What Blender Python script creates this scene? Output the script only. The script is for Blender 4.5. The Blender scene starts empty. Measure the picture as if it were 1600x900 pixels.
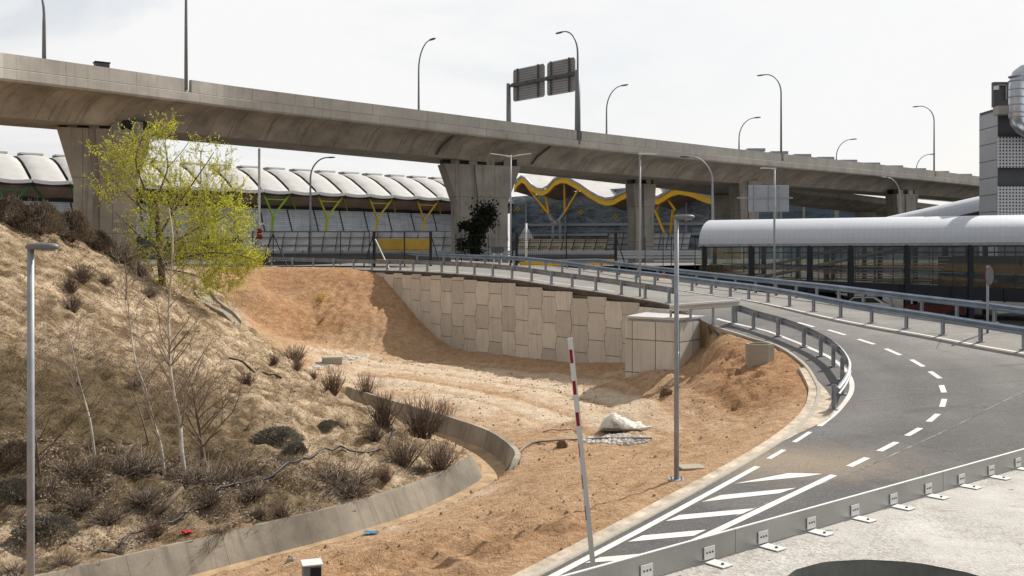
import bpy, math, random
import numpy as np
from mathutils import Vector, Matrix, noise
from mathutils.geometry import delaunay_2d_cdt
random.seed(11); rng = np.random.default_rng(5)
SC = bpy.context.scene; COL = SC.collection
F = 1555.6; EYE = 7.0            # focal length in photo pixels, eye height (z) above datum
def W(u, v, d): return Vector(((u-800)*d/F, d, EYE-(v-400)*d/F))
def G(u, v, h):
    d = h*F/(v-400); return Vector(((u-800)*d/F, d, EYE-h))
def rad(a): return math.radians(a)

# ---------------------------------------------------------------- materials
class NB:
    def __init__(s, name):
        s.m = bpy.data.materials.new(name); s.m.use_nodes = True
        s.t = s.m.node_tree; s.n = s.t.nodes; s.b = s.n['Principled BSDF']; s.out = s.n['Material Output']
    def new(s, typ, **kw):
        n = s.n.new(typ)
        for k, v in kw.items(): setattr(n, k, v)
        return n
    def link(s, a, b): s.t.links.new(a, b)
    def coord(s, which='Object', scale=(1,1,1)):
        tc = s.new('ShaderNodeTexCoord'); mp = s.new('ShaderNodeMapping'); mp.inputs['Scale'].default_value = scale
        s.link(tc.outputs[which], mp.inputs['Vector']); return mp.outputs['Vector']
    def noise(s, vec, scale, detail=5, rough=.6, dist=0):
        n = s.new('ShaderNodeTexNoise'); n.inputs['Scale'].default_value = scale; n.inputs['Detail'].default_value = detail
        n.inputs['Roughness'].default_value = rough; n.inputs['Distortion'].default_value = dist
        if vec: s.link(vec, n.inputs['Vector'])
        return n.outputs['Fac']
    def ramp(s, fac, lo, hi, c0=0., c1=1.):
        n = s.new('ShaderNodeMapRange'); n.inputs['From Min'].default_value = lo; n.inputs['From Max'].default_value = hi
        n.inputs['To Min'].default_value = c0; n.inputs['To Max'].default_value = c1
        s.link(fac, n.inputs['Value']); return n.outputs['Result']
    def mix(s, fac, a, b, mode='MIX'):
        n = s.new('ShaderNodeMix'); n.data_type = 'RGBA'; n.blend_type = mode; n.clamp_factor = True
        for sock, val in ((n.inputs['Factor'], fac), (n.inputs['A'], a), (n.inputs['B'], b)):
            if isinstance(val, bpy.types.NodeSocket): s.link(val, sock)
            elif isinstance(val, (int, float)): sock.default_value = val
            else: sock.default_value = (*val, 1)
        return n.outputs['Result']
    def math(s, op, a, b=0., c=0.):
        n = s.new('ShaderNodeMath'); n.operation = op
        for i, v in enumerate((a, b, c)):
            if isinstance(v, bpy.types.NodeSocket): s.link(v, n.inputs[i])
            else: n.inputs[i].default_value = v
        return n.outputs[0]
    def bump(s, h, strength=.4, dist=.05):
        n = s.new('ShaderNodeBump'); n.inputs['Strength'].default_value = strength; n.inputs['Distance'].default_value = dist
        s.link(h, n.inputs['Height']); s.link(n.outputs['Normal'], s.b.inputs['Normal'])
    def col(s, c):
        if isinstance(c, bpy.types.NodeSocket): s.link(c, s.b.inputs['Base Color'])
        else: s.b.inputs['Base Color'].default_value = (*c, 1)
    def set(s, rough=.8, metal=0., spec=.5):
        s.b.inputs['Roughness'].default_value = rough; s.b.inputs['Metallic'].default_value = metal
        s.b.inputs['Specular IOR Level'].default_value = spec

def simple(name, c, rough=.8, metal=0., var=.25, scale=4, bump=0., spec=.4, coord='Object', rnd=0.):
    k = NB(name); v = k.coord(coord)
    f = k.ramp(k.noise(v, scale, 6), .3, .7)
    d = tuple(x*(1-var) for x in c); l = tuple(min(1, x*(1+var*.5)) for x in c)
    cc = k.mix(f, d, l)
    if rnd:
        oi = k.new('ShaderNodeObjectInfo')
        cc = k.mix(k.math('MULTIPLY', oi.outputs['Random'], rnd), cc, (0.02,.015,.01))
    k.col(cc); k.set(rough, metal, spec)
    if bump: k.bump(k.noise(v, scale*6, 4), bump, .03)
    return k.m

M = {}
M['galv'] = simple('galvanised_steel', (.34,.36,.39), .5, .25, .25, 3)
M['galv_dull'] = simple('dull_galvanised_steel', (.33,.35,.375), .55, .2, .25, 2)
M['galv_blue'] = simple('guardrail_steel', (.27,.33,.40), .36, .45, .3, 1.5)
M['lamp'] = simple('lamp_grey_paint', (.19,.20,.215), .5, .1, .15, 2)
M['lamp_dark'] = simple('dark_grey_paint', (.09,.095,.105), .5, .2, .2, 2)
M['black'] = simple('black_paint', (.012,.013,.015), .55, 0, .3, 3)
M['navy'] = simple('dark_steel_paint', (.018,.022,.032), .45, .1, .3, 1)
M['white'] = simple('white_paint', (.74,.74,.72), .6, 0, .08, 3)
M['red'] = simple('red_paint', (.30,.012,.02), .5, 0, .2, 3)
M['yellow'] = simple('yellow_paint', (.92,.52,.02), .5, 0, .1, .3)
M['yellow_sheet'] = simple('yellow_sheet', (.55,.36,.06), .7, 0, .25, 1)
M['dark_glassy'] = simple('dark_display', (.02,.022,.025), .15, 0, .2, 3)
M['greysign'] = simple('sign_back_metal', (.38,.385,.40), .5, .2, .12, 1)
M['plate'] = simple('satin_steel_plate', (.40,.40,.395), .36, .55, .3, .8)
M['bracket'] = simple('bright_bracket_steel', (.70,.70,.68), .5, .1, .1, 6)
M['roofwhite'] = simple('pale_roof_sheet', (.52,.51,.49), .6, .0, .16, .25)
M['bamboo'] = simple('brown_soffit', (.42,.29,.215), .6, 0, .3, .4)
M['concrete_base'] = simple('pale_concrete', (.40,.385,.355), .9, 0, .2, .5, .2)
M['bark_white'] = simple('pale_bark', (.54,.49,.42), .9, 0, .4, 3, .3)
M['bark_brown'] = simple('brown_bark', (.17,.125,.09), .9, 0, .4, 4, .3)
M['bark_dark'] = simple('dark_bark', (.055,.045,.035), .95, 0, .4, 4, .3)
M['twig'] = simple('dry_twig', (.225,.16,.115), .9, 0, .5, 3, 0, rnd=.35)
M['twig_pale'] = simple('pale_dry_twig', (.30,.235,.175), .9, 0, .4, 3)
M['rock'] = simple('pale_stone', (.42,.36,.28), .95, 0, .35, 3, .4)
M['hose'] = simple('black_hose', (.03,.03,.035), .5, 0, .3, 2)
M['hose_pale'] = simple('dusty_hose', (.24,.21,.18), .7, 0, .3, 2)
M['redcloth'] = simple('red_cloth', (.50,.02,.03), .8, 0, .3, 6)
M['bluecloth'] = simple('blue_plastic', (.05,.2,.35), .6, 0, .3, 6)
M['rubble'] = simple('white_rubble', (.60,.56,.50), .95, 0, .3, 8, .4)
M['tower'] = simple('grey_cladding', (.40,.415,.45), .5, .2, .1, .5)
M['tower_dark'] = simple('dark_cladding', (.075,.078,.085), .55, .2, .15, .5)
M['greywall'] = simple('grey_barrier_panel', (.50,.505,.52), .5, .15, .35, .35)
M['tanwall'] = simple('tan_barrier_panel', (.62,.545,.41), .6, .1, .3, .35)
M['beige'] = simple('beige_wall', (.40,.40,.30), .85, 0, .25, .4)
M['duct'] = simple('duct_steel', (.52,.55,.60), .28, .9, .2, 1)
M['carpaint_w'] = simple('white_car_paint', (.6,.6,.6), .3, 0, .05, 2)
M['carpaint_r'] = simple('red_car_paint', (.075,.012,.012), .3, 0, .05, 2)  # red darkened to paint in the shade under the walkway
M['tyre'] = simple('tyre_rubber', (.015,.015,.015), .8, 0, .2, 4)
M['carglass'] = simple('car_window', (.02,.025,.03), .1, 0, .1, 2)

def leafmat(name, c, trans=.35, var=.4, rnd=.0):
    k = NB(name); v = k.coord('Object')
    f = k.ramp(k.noise(v, 1.2, 4), .32, .68)
    hi = tuple(min(1, x*(1+var)) for x in c); lo = (c[0]*(1-var), c[1]*(1-var), c[2]*(1-var*.8))
    cc = k.mix(f, lo, hi); k.col(cc); k.set(.75, 0, .25)
    if trans:
        tr = k.new('ShaderNodeBsdfTranslucent'); k.link(cc, tr.inputs['Color'])
        mx = k.new('ShaderNodeMixShader'); mx.inputs[0].default_value = trans
        k.link(k.b.outputs[0], mx.inputs[1]); k.link(tr.outputs[0], mx.inputs[2]); k.link(mx.outputs[0], k.out.inputs['Surface'])
    return k.m
M['leaf_lime'] = leafmat('young_lime_leaf', (.60,.60,.075), .5, .4)
M['leaf_dark'] = leafmat('dark_leaf', (.016,.022,.012), .1, .5)
M['leaf_grey'] = leafmat('grey_green_leaf', (.165,.155,.12), .2, .55)
M['leaf_brown'] = leafmat('brown_shrub_leaf', (.16,.125,.085), .2, .5)
M['drygrass'] = leafmat('dry_grass', (.25,.18,.10), .25, .6)
M['litter'] = leafmat('pale_leaf_litter', (.33,.265,.205), .1, .6)
M['yellowflower'] = leafmat('yellow_weed', (.6,.42,.03), .2, .2)

def concrete(name, c, stain=.5, sx=0., sy=0., seam=.012, dark=(.05,.042,.035), plank=0., rowstain=0.):
    """board-marked concrete on metre UVs: seams every sx by sy metres, streaks run down v"""
    k = NB(name); uv = k.coord('UV'); ob = k.coord('Object')
    big = k.ramp(k.noise(ob, .35, 6, .65), .3, .72)
    cc = k.mix(big, tuple(x*(1-.38*stain) for x in c), tuple(min(1,x*1.08) for x in c))
    streak = k.noise(k.coord('UV', (1.6,.10,1)), 1.4, 5, .7)
    cc = k.mix(k.math('MULTIPLY', k.ramp(streak, .52, .75), stain*.75), cc, tuple(x*.33 for x in c))
    fine = k.noise(ob, 9, 4); cc = k.mix(k.ramp(fine, .35, .75, 0, .22), cc, tuple(x*.5 for x in c))
    h = k.noise(ob, 14, 5)
    if plank:
        wv = k.new('ShaderNodeTexWave'); wv.wave_type = 'BANDS'; wv.bands_direction = 'X'; wv.inputs['Scale'].default_value = plank
        wv.inputs['Distortion'].default_value = .6; k.link(uv, wv.inputs['Vector'])
        cc = k.mix(k.ramp(wv.outputs['Fac'], .0, .25, .28, 0), cc, tuple(x*.45 for x in c))
    if sx or sy:
        br = k.new('ShaderNodeTexBrick'); br.offset = 0; br.inputs['Scale'].default_value = 1
        br.inputs['Brick Width'].default_value = sx or 1000; br.inputs['Row Height'].default_value = sy or 1000
        br.inputs['Mortar Size'].default_value = seam; br.inputs['Mortar Smooth'].default_value = .4
        br.inputs['Color1'].default_value = (0,0,0,1); br.inputs['Color2'].default_value = (.22,.22,.22,1); br.inputs['Mortar'].default_value = (1,1,1,1)
        k.link(uv, br.inputs['Vector'])
        sep = k.new('ShaderNodeSeparateColor'); k.link(br.outputs['Color'], sep.inputs[0])
        tint = k.math('MULTIPLY', sep.outputs[0], k.math('SUBTRACT', 1., br.outputs['Fac']))
        cc = k.mix(tint, cc, tuple(x*.4 for x in c))
        cc = k.mix(k.math('MULTIPLY', br.outputs['Fac'], .75), cc, dark)
    k.col(cc); k.set(.92, 0, .25); k.bump(h, .25, .02); return k.m
M['deck'] = concrete('viaduct_concrete', (.55,.52,.465), .75, 6.0, 0, .02)
M['soffit'] = concrete('viaduct_soffit_concrete', (.53,.48,.41), 1.5, 3.4, 0, .045, dark=(.16,.135,.105))
M['soffit2'] = concrete('viaduct_flange_concrete', (.50,.455,.39), .8, 14, .42, .03, dark=(.18,.15,.12))
M['pier'] = concrete('pier_concrete', (.42,.39,.34), 1.2, 2.2, 4.4, .03, dark=(.1,.085,.07))
M['box'] = concrete('formwork_concrete', (.74,.70,.63), .55, 1.3, 1.55, .03)
M['wallpanel'] = concrete('precast_panel_concrete', (.40,.35,.29), .35, 0, 0)
M['panel_ribbed'] = concrete('ribbed_panel_concrete', (.42,.37,.305), .35, 0, 0, plank=1.1)
M['channel'] = concrete('channel_concrete', (.47,.415,.335), 1.9, 2.3, 0, .010, dark=(.12,.10,.08))
M['kerb'] = concrete('kerb_concrete', (.50,.455,.385), .7, 0, 0)
M['chamber'] = concrete('chamber_concrete', (.40,.36,.29), .5, 0, 0)
M['hole'] = concrete('mossy_concrete', (.27,.27,.245), 1.2, 0, 0)

def roofslab():
    k = NB('gravelly_concrete_slab'); ob = k.coord('Object')
    a = k.ramp(k.noise(ob, 1.1, 6, .65), .3, .7); cc = k.mix(a, (.46,.44,.405), (.63,.61,.575))
    msk = k.ramp(k.noise(ob, .55, 4, .6, .5), .42, .58)                       # loose gravel against bare screed
    g = k.ramp(k.noise(ob, 26, 3, .75), .44, .56); cc = k.mix(k.math('MULTIPLY', g, k.math('MULTIPLY_ADD', msk, .5, .12)), cc, (.25,.235,.205))
    st = k.ramp(k.noise(k.coord('Object', (1,1.8,1)), 1.7, 7, .75, .8), .56, .70); cc = k.mix(k.math('MULTIPLY', st, .7), cc, (.24,.20,.155))
    sp = k.ramp(k.noise(ob, 6, 3, .6), .70, .75); cc = k.mix(k.math('MULTIPLY', sp, .85), cc, (.10,.085,.06))
    ru = k.ramp(k.noise(ob, 2.3, 2, .5), .74, .80); cc = k.mix(k.math('MULTIPLY', ru, .5), cc, (.55,.33,.12))
    k.col(cc); k.set(.95, 0, .2); k.bump(k.noise(ob, 34, 4), .8, .025); return k.m
M['slab'] = roofslab()

def asphalt():
    k = NB('asphalt'); at = k.new('ShaderNodeAttribute'); at.attribute_name = 'zone'
    sep = k.new('ShaderNodeSeparateColor'); k.link(at.outputs['Color'], sep.inputs[0])
    ob = k.coord('Object')
    a = k.ramp(k.noise(ob, .32, 6, .65), .3, .7); dk = k.mix(a, (.088,.085,.087), (.175,.168,.165))
    b = k.ramp(k.noise(ob, .5, 6, .7), .3, .7); pl = k.mix(b, (.23,.222,.205), (.36,.34,.31))
    cc = k.mix(sep.outputs[0], dk, pl)                          # worn pale lane
    cc = k.mix(k.math('MULTIPLY', sep.outputs[2], .35), cc, (.06,.058,.06))    # fresher strip beyond the tar joint
    jl = k.math('MULTIPLY', k.ramp(k.math('ABSOLUTE', k.math('SUBTRACT', sep.outputs[2], .5)), .08, .3, 1, 0), k.ramp(k.noise(ob, 1.4, 4), .35, .6)); cc = k.mix(k.math('MULTIPLY', jl, .0), cc, (.24,.23,.21))
    wtk = k.math('MULTIPLY', k.math('SUBTRACT', 1., at.outputs['Alpha']), k.ramp(k.noise(ob, .45, 4), .3, .65)); cc = k.mix(k.math('MULTIPLY', wtk, .45), cc, k.mix(sep.outputs[0], (.045,.044,.045), (.13,.125,.12)))
    vo = k.new('ShaderNodeTexVoronoi'); vo.feature = 'DISTANCE_TO_EDGE'; vo.inputs['Scale'].default_value = .22; k.link(k.coord('Object', (1,1,0)), vo.inputs['Vector'])
    ck = k.math('MULTIPLY', k.ramp(vo.outputs['Distance'], .0, .006, 1, 0), k.ramp(k.noise(ob, .25, 3), .48, .55)); cc = k.mix(k.math('MULTIPLY', ck, .6), cc, (.03,.03,.03))
    st = k.ramp(k.noise(k.coord('Object', (.25,1.3,1)), .9, 5, .7, 1.), .55, .72); cc = k.mix(k.math('MULTIPLY', st, .65), cc, (.05,.05,.052))
    du = k.ramp(k.math('ADD', sep.outputs[1], k.math('MULTIPLY', k.noise(ob, 1.1, 7, .75), .9)), .55, 1.35)
    cc = k.mix(k.math('MULTIPLY', du, .8), cc, (.36,.28,.19))    # tracked sand
    f = k.noise(ob, 30, 4, .8); cc = k.mix(k.ramp(f, .36, .60, .6, 0), cc, (.02,.02,.021)); f2 = k.noise(ob, 9, 4, .8); cc = k.mix(k.ramp(f2, .52, .72, 0, .3), cc, (.25,.24,.235))
    pat = k.ramp(k.noise(ob, 55, 1, .5), .63, .68); cc = k.mix(k.math('MULTIPLY', pat, .55), cc, (.34,.33,.31))
    k.col(cc); k.set(.85, 0, .3); k.bump(f, .5, .01); return k.m
M['asphalt'] = asphalt()
def linepaint():
    k = NB('road_paint'); ob = k.coord('Object')
    w = k.ramp(k.noise(ob, 6, 6, .75), .56, .74); cc = k.mix(k.math('MULTIPLY', w, .6), (.72,.71,.69), (.22,.20,.18))
    d = k.ramp(k.noise(ob, .7, 4, .6), .4, .75); cc = k.mix(k.math('MULTIPLY', d, .35), cc, (.42,.34,.25))
    k.col(cc); k.set(.7, 0, .3); return k.m
M['paint'] = linepaint()

def soil():
    k = NB('sandy_soil'); at = k.new('ShaderNodeAttribute'); at.attribute_name = 'zone'
    sep = k.new('ShaderNodeSeparateColor'); k.link(at.outputs['Color'], sep.inputs[0])
    ob = k.coord('Object')
    n1 = k.noise(ob, .55, 7, .65); n2 = k.noise(ob, 2.6, 6, .7); n3 = k.noise(ob, 11, 5, .7)
    # pit: orange brown to pale tan
    pit = k.mix(k.ramp(n2, .3, .7), (.40,.24,.13), (.66,.45,.28))
    pale = k.mix(k.ramp(n2, .3, .7), (.64,.49,.34), (.84,.70,.535))
    tr = k.ramp(k.math('ADD', sep.outputs[1], k.math('MULTIPLY', k.math('SUBTRACT', n1, .5), 1.5)), .25, .75)
    pit = k.mix(tr, pit, pale)
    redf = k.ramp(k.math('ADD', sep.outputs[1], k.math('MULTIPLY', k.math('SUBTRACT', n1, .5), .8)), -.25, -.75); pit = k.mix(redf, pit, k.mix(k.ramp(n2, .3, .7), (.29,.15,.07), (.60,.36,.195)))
    # hill: pale sand, dry turf, olive
    sand = k.mix(k.ramp(n2, .3, .7), (.46,.34,.215), (.80,.635,.455))
    turf = k.mix(k.ramp(n3, .3, .7), (.095,.06,.03), (.31,.215,.12))
    hf = k.ramp(k.math('ADD', k.math('MULTIPLY', n1, .8), k.math('MULTIPLY', k.noise(k.coord('Object', (1,1,1)), 1.7, 6, .75), .7)), .62, .86)
    hill = k.mix(hf, sand, turf)
    ol = k.ramp(k.math('ADD', sep.outputs[2], k.math('MULTIPLY', k.math('SUBTRACT', n2, .5), 1.6)), .35, .9)
    hill = k.mix(k.math('MULTIPLY', ol, .8), hill, k.mix(n3, (.05,.036,.017), (.15,.108,.055)))
    cc = k.mix(sep.outputs[0], pit, hill)
    hs = k.math('MULTIPLY_ADD', sep.outputs[0], .3, .42)
    dk = k.ramp(n3, .55, .68); cc = k.mix(k.math('MULTIPLY', dk, hs), cc, k.mix(sep.outputs[0], (.13,.075,.035), (.07,.05,.025)))
    pt = k.ramp(k.noise(ob, 5.5, 5, .8), .60, .70); cc = k.mix(k.math('MULTIPLY', pt, hs), cc, (.105,.066,.036))
    gr = k.mix(n2, (.05,.05,.05), (.12,.115,.11)); cc = k.mix(at.outputs['Alpha'], gr, cc)
    k.col(cc); k.set(.95, 0, .15)
    hh = k.math('ADD', k.math('MULTIPLY', n3, .6), k.math('MULTIPLY', n2, .9)); k.bump(hh, 1., .2); return k.m
M['soil'] = soil()

def glass(name, tint, clear, rough=.02, wob=.0):
    k = NB(name); tr = k.new('ShaderNodeBsdfTransparent'); tr.inputs[0].default_value = (*tint, 1)
    gl = k.new('ShaderNodeBsdfGlossy'); gl.inputs['Color'].default_value = (.85,.9,.95,1); gl.inputs['Roughness'].default_value = rough
    fr = k.new('ShaderNodeFresnel'); fr.inputs['IOR'].default_value = 1.5
    if wob:
        n = k.new('ShaderNodeBump'); n.inputs['Strength'].default_value = wob; n.inputs['Distance'].default_value = .3
        k.link(k.noise(k.coord('Object'), .35, 3), n.inputs['Height']); k.link(n.outputs[0], gl.inputs['Normal'])
    mx = k.new('ShaderNodeMixShader'); k.link(k.math('MAXIMUM', k.math('MULTIPLY', fr.outputs[0], .8), 1-clear), mx.inputs[0])
    k.link(tr.outputs[0], mx.inputs[1]); k.link(gl.outputs[0], mx.inputs[2]); k.link(mx.outputs[0], k.out.inputs['Surface']); return k.m
M['glass'] = glass('clear_glazing', (.84,.88,.85), .94)

def facade(name, c0, c1, sx, sy, lines=(.03,.035,.045), seam=.06, streak=.5):
    """dark curtain wall on metre UVs, reflections painted as paler streaks"""
    k = NB(name); uv = k.coord('UV')
    n = k.ramp(k.noise(k.coord('UV', (.12,.5,1)), 1.1, 6, .7, 1.5), .35, .68)
    cc = k.mix(n, c0, c1)
    br = k.new('ShaderNodeTexBrick'); br.offset = 0; br.inputs['Scale'].default_value = 1
    br.inputs['Brick Width'].default_value = sx; br.inputs['Row Height'].default_value = sy; br.inputs['Mortar Size'].default_value = seam
    br.inputs['Color1'].default_value = (0,0,0,1); br.inputs['Color2'].default_value = (1,1,1,1); br.inputs['Mortar'].default_value = (.5,.5,.5,1)
    k.link(uv, br.inputs['Vector'])
    sep = k.new('ShaderNodeSeparateColor'); k.link(br.outputs['Color'], sep.inputs[0])
    cc = k.mix(k.math('MULTIPLY', sep.outputs[0], .35), cc, c1)
    cc = k.mix(k.math('MULTIPLY', br.outputs['Fac'], streak), cc, lines)
    k.col(cc); k.set(.25, 0, .5); return k.m
M['facade'] = facade('louvred_facade', (.33,.37,.41), (.62,.65,.68), 3.0, .62, (.16,.19,.22), .07, .55)
M['facade_dark'] = facade('dark_curtain_wall', (.012,.022,.035), (.055,.085,.115), 3., 2.2, (.09,.10,.11), .07, .8)
M['canopy'] = None
def canopymat():
    k = NB('ribbed_canopy_sheet'); uv = k.coord('UV')
    br = k.new('ShaderNodeTexBrick'); br.offset = 0; br.inputs['Scale'].default_value = 1
    br.inputs['Brick Width'].default_value = .42; br.inputs['Row Height'].default_value = .42; br.inputs['Mortar Size'].default_value = .022; br.inputs['Mortar Smooth'].default_value = .5
    br.inputs['Color1'].default_value = (0,0,0,1); br.inputs['Color2'].default_value = (1,1,1,1); k.link(uv, br.inputs['Vector'])
    sep = k.new('ShaderNodeSeparateColor'); k.link(br.outputs['Color'], sep.inputs[0])
    cc = k.mix(k.math('MULTIPLY', sep.outputs[0], .35), (.52,.55,.60), (.60,.63,.67))
    cc = k.mix(k.math('MULTIPLY', br.outputs['Fac'], .3), cc, (.36,.38,.42))
    k.col(cc); k.set(.5, .15, .4); k.bump(k.math('SUBTRACT', 1., br.outputs['Fac']), .12, .02); return k.m
M['canopy'] = canopymat()
def perfmat():
    k = NB('perforated_panel'); uv = k.coord('UV', (3.6,3.6,1))
    sx = k.new('ShaderNodeSeparateXYZ'); k.link(uv, sx.inputs[0])
    a = k.math('SUBTRACT', k.math('FRACT', sx.outputs[0]), .5); b = k.math('SUBTRACT', k.math('FRACT', sx.outputs[1]), .5)
    r = k.math('ADD', k.math('MULTIPLY', a, a), k.math('MULTIPLY', b, b))
    k.col(k.mix(k.ramp(r, .07, .10, 1, 0), (.52,.53,.55), (.03,.03,.035))); k.set(.5, .2); return k.m
M['perf'] = perfmat()
def bagmat():
    k = NB('white_plastic_sack'); ob = k.coord('Object')
    k.col(k.mix(k.ramp(k.noise(ob, 5, 5), .35, .7), (.80,.77,.70), (.56,.51,.42))); k.set(.55, 0, .4); k.bump(k.noise(ob, 7, 5, .6, 1.), .9, .06); return k.m
M['bag'] = bagmat()

# ---------------------------------------------------------------- mesh builder
class MB:
    def __init__(s): s.v = []; s.f = []; s.mi = []; s.sm = []; s.uv = {}
    def face(s, idx, mi=0, sm=False, uv=None):
        if uv: s.uv[len(s.f)] = uv
        s.f.append(tuple(idx)); s.mi.append(mi); s.sm.append(sm)
    def add(s, pts):
        i = len(s.v); s.v.extend([tuple(p) for p in pts]); return i
    def quad(s, a, b, c, d, mi=0, uv=None):
        i = s.add((a, b, c, d)); s.face((i, i+1, i+2, i+3), mi, False, uv)
    def box(s, c, sz, rot=None, mi=0):
        hx, hy, hz = sz[0]/2, sz[1]/2, sz[2]/2
        P = [Vector((x, y, z)) for z in (-hz, hz) for y in (-hy, hy) for x in (-hx, hx)]
        if rot is not None: P = [rot @ p for p in P]
        c = Vector(c); i = s.add([p+c for p in P])
        for q in ((0,2,3,1), (4,5,7,6), (0,1,5,4), (2,6,7,3), (0,4,6,2), (1,3,7,5)): s.face([i+k for k in q], mi)
    def beam(s, a, b, w, h, mi=0, up=(0,0,1)):
        a = Vector(a); b = Vector(b); t = (b-a); L = t.length; t.normalize(); up = Vector(up)
        if abs(t.dot(up)) > .98: up = Vector((0,1,0))
        x = t.cross(up).normalized(); z = x.cross(t)
        s.box((a+b)/2, (w, L, h), Matrix((x, t, z)).transposed(), mi)
    def prism(s, pts, off, mi=0):
        """closed polygon of 3D points extruded by vector off"""
        n = len(pts); off = Vector(off); i = s.add(pts); j = s.add([Vector(p)+off for p in pts])
        s.face([i+k for k in range(n)][::-1], mi); s.face([j+k for k in range(n)], mi)
        for k in range(n): s.face((i+k, i+(k+1)%n, j+(k+1)%n, j+k), mi)
    def tube(s, pts, r, n=6, mi=0, cap=True, sm=True):
        pts = [Vector(p) for p in pts]; m = len(pts)
        rs = r if isinstance(r, (list, tuple)) else [r]*m
        ref = None; base = []
        for k in range(m):
            t = (pts[min(k+1, m-1)]-pts[max(k-1, 0)])
            if t.length < 1e-9: t = Vector((0,0,1))
            t.normalize()
            if ref is None: ref = Vector((1,0,0)) if abs(t.x) < .8 else Vector((0,1,0))
            x = (ref-t*ref.dot(t)); x = x.normalized() if x.length > 1e-6 else t.orthogonal().normalized()
            y = t.cross(x); ref = x
            base.append(s.add([pts[k]+(x*math.cos(a)+y*math.sin(a))*rs[k] for a in [2*math.pi*q/n for q in range(n)]]))
        for k in range(m-1):
            for q in range(n): s.face((base[k]+q, base[k]+(q+1)%n, base[k+1]+(q+1)%n, base[k+1]+q), mi, sm)
        if cap and n > 2:
            s.face([base[0]+q for q in range(n)][::-1], mi); s.face([base[-1]+q for q in range(n)], mi)
    def cyl(s, c, r0, r1, h, n=16, mi=0):
        c = Vector(c); s.tube([c, c+Vector((0,0,h))], [r0, r1], n, mi)
    def sweep(s, path, prof, closed=False, mis=None, cap=False, sm=False, step_uv=True):
        """path: list of Vectors, prof: list of (right offset, up). right = direction to the right of travel"""
        path = [Vector(p) for p in path]; m = len(path); n = len(prof); rows = []; L = 0; Ls = []
        for k in range(m):
            t = path[min(k+1, m-1)]-path[max(k-1, 0)]; t.z = 0; t.normalize(); rt = Vector((t.y, -t.x, 0))
            if k: L += (path[k]-path[k-1]).length
            Ls.append(L); rows.append(s.add([path[k]+rt*o+Vector((0,0,z)) for o, z in prof]))
        pl = [0]
        for q in range(1, n+1): pl.append(pl[-1]+math.hypot(prof[q % n][0]-prof[q-1][0], prof[q % n][1]-prof[q-1][1]))
        for k in range(m-1):
            for q in range(n if closed else n-1):
                r = (q+1) % n
                s.face((rows[k]+q, rows[k]+r, rows[k+1]+r, rows[k+1]+q), mis[q] if mis else 0, sm,
                       ((Ls[k], pl[q]), (Ls[k], pl[q+1]), (Ls[k+1], pl[q+1]), (Ls[k+1], pl[q])))
        if cap:
            s.face([rows[0]+q for q in range(n)][::-1]); s.face([rows[-1]+q for q in range(n)])
    def build(s, name, mats, parent=None, world=False, attr=None):
        if not isinstance(mats, (list, tuple)): mats = [mats]
        me = bpy.data.meshes.new(name); vs = s.v
        if world and parent is not None:
            inv = parent.matrix_basis.inverted(); vs = [inv @ Vector(p) for p in vs]
        me.from_pydata([tuple(p) for p in vs], [], s.f)
        for m in mats: me.materials.append(m)
        me.polygons.foreach_set('material_index', s.mi); me.polygons.foreach_set('use_smooth', s.sm)
        lay = me.uv_layers.new(name='UVMap'); nl = len(me.loops); npo = len(me.polygons)
        lv = np.zeros(nl, int); me.loops.foreach_get('vertex_index', lv); lt = np.zeros(npo, int); me.polygons.foreach_get('loop_total', lt)
        ls = np.zeros(npo, int); me.polygons.foreach_get('loop_start', ls); nr = np.zeros(npo*3); me.polygons.foreach_get('normal', nr); nr = nr.reshape(-1,3)
        pi = np.repeat(np.arange(npo), lt); co = np.array([tuple(p) for p in vs])[lv]; n3 = nr[pi]
        flat = np.abs(n3[:,2]) > .75; hl = np.maximum(1e-9, np.hypot(n3[:,0], n3[:,1]))
        buf = np.stack([np.where(flat, co[:,0], (-co[:,0]*n3[:,1]+co[:,1]*n3[:,0])/hl), np.where(flat, co[:,1], co[:,2])], 1)
        for fi, u in s.uv.items(): buf[ls[fi]:ls[fi]+len(u)] = u
        lay.data.foreach_set('uv', buf.ravel())
        if attr is not None:
            a = me.color_attributes.new('zone', 'FLOAT_COLOR', 'POINT'); a.data.foreach_set('color', attr.astype(np.float32).ravel())
        me.update()
        o = bpy.data.objects.new(name, me); COL.objects.link(o)
        if parent is not None: o.parent = parent
        return o

def thing(name, label, cat, loc=(0,0,0), rotz=0., group=None, scale=1.):
    o = bpy.data.objects.new(name, None); COL.objects.link(o); o.empty_display_size = .3
    o.location = loc; o.rotation_euler = (0,0,rotz)
    o.scale = (scale,)*3 if isinstance(scale, (int, float)) else scale
    o['label'] = label; o['category'] = cat
    if group: o['group'] = group
    o.matrix_basis = Matrix.LocRotScale(Vector(loc), Matrix.Rotation(rotz, 3, 'Z'), o.scale)
    return o
def tag(o, label, cat, group=None, kind=None):
    if kind: o['kind'] = kind
    o['label'] = label; o['category'] = cat
    if group: o['group'] = group
    return o
def struct(o, label=None):
    o['kind'] = 'structure'
    if label: o['label'] = label
    return o
def dup(root, label, loc, rotz=0., scale=None, group=None):
    r = root.copy(); COL.objects.link(r); r.location = loc; r.rotation_euler = (0,0,rotz); r['label'] = label
    if group: r['group'] = group
    if scale is not None: r.scale = (scale,)*3 if isinstance(scale, (int, float)) else scale
    for ch in root.children:
        c = ch.copy(); COL.objects.link(c); c.parent = r
        for g in ch.children:
            d = g.copy(); COL.objects.link(d); d.parent = c
    return r

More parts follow.
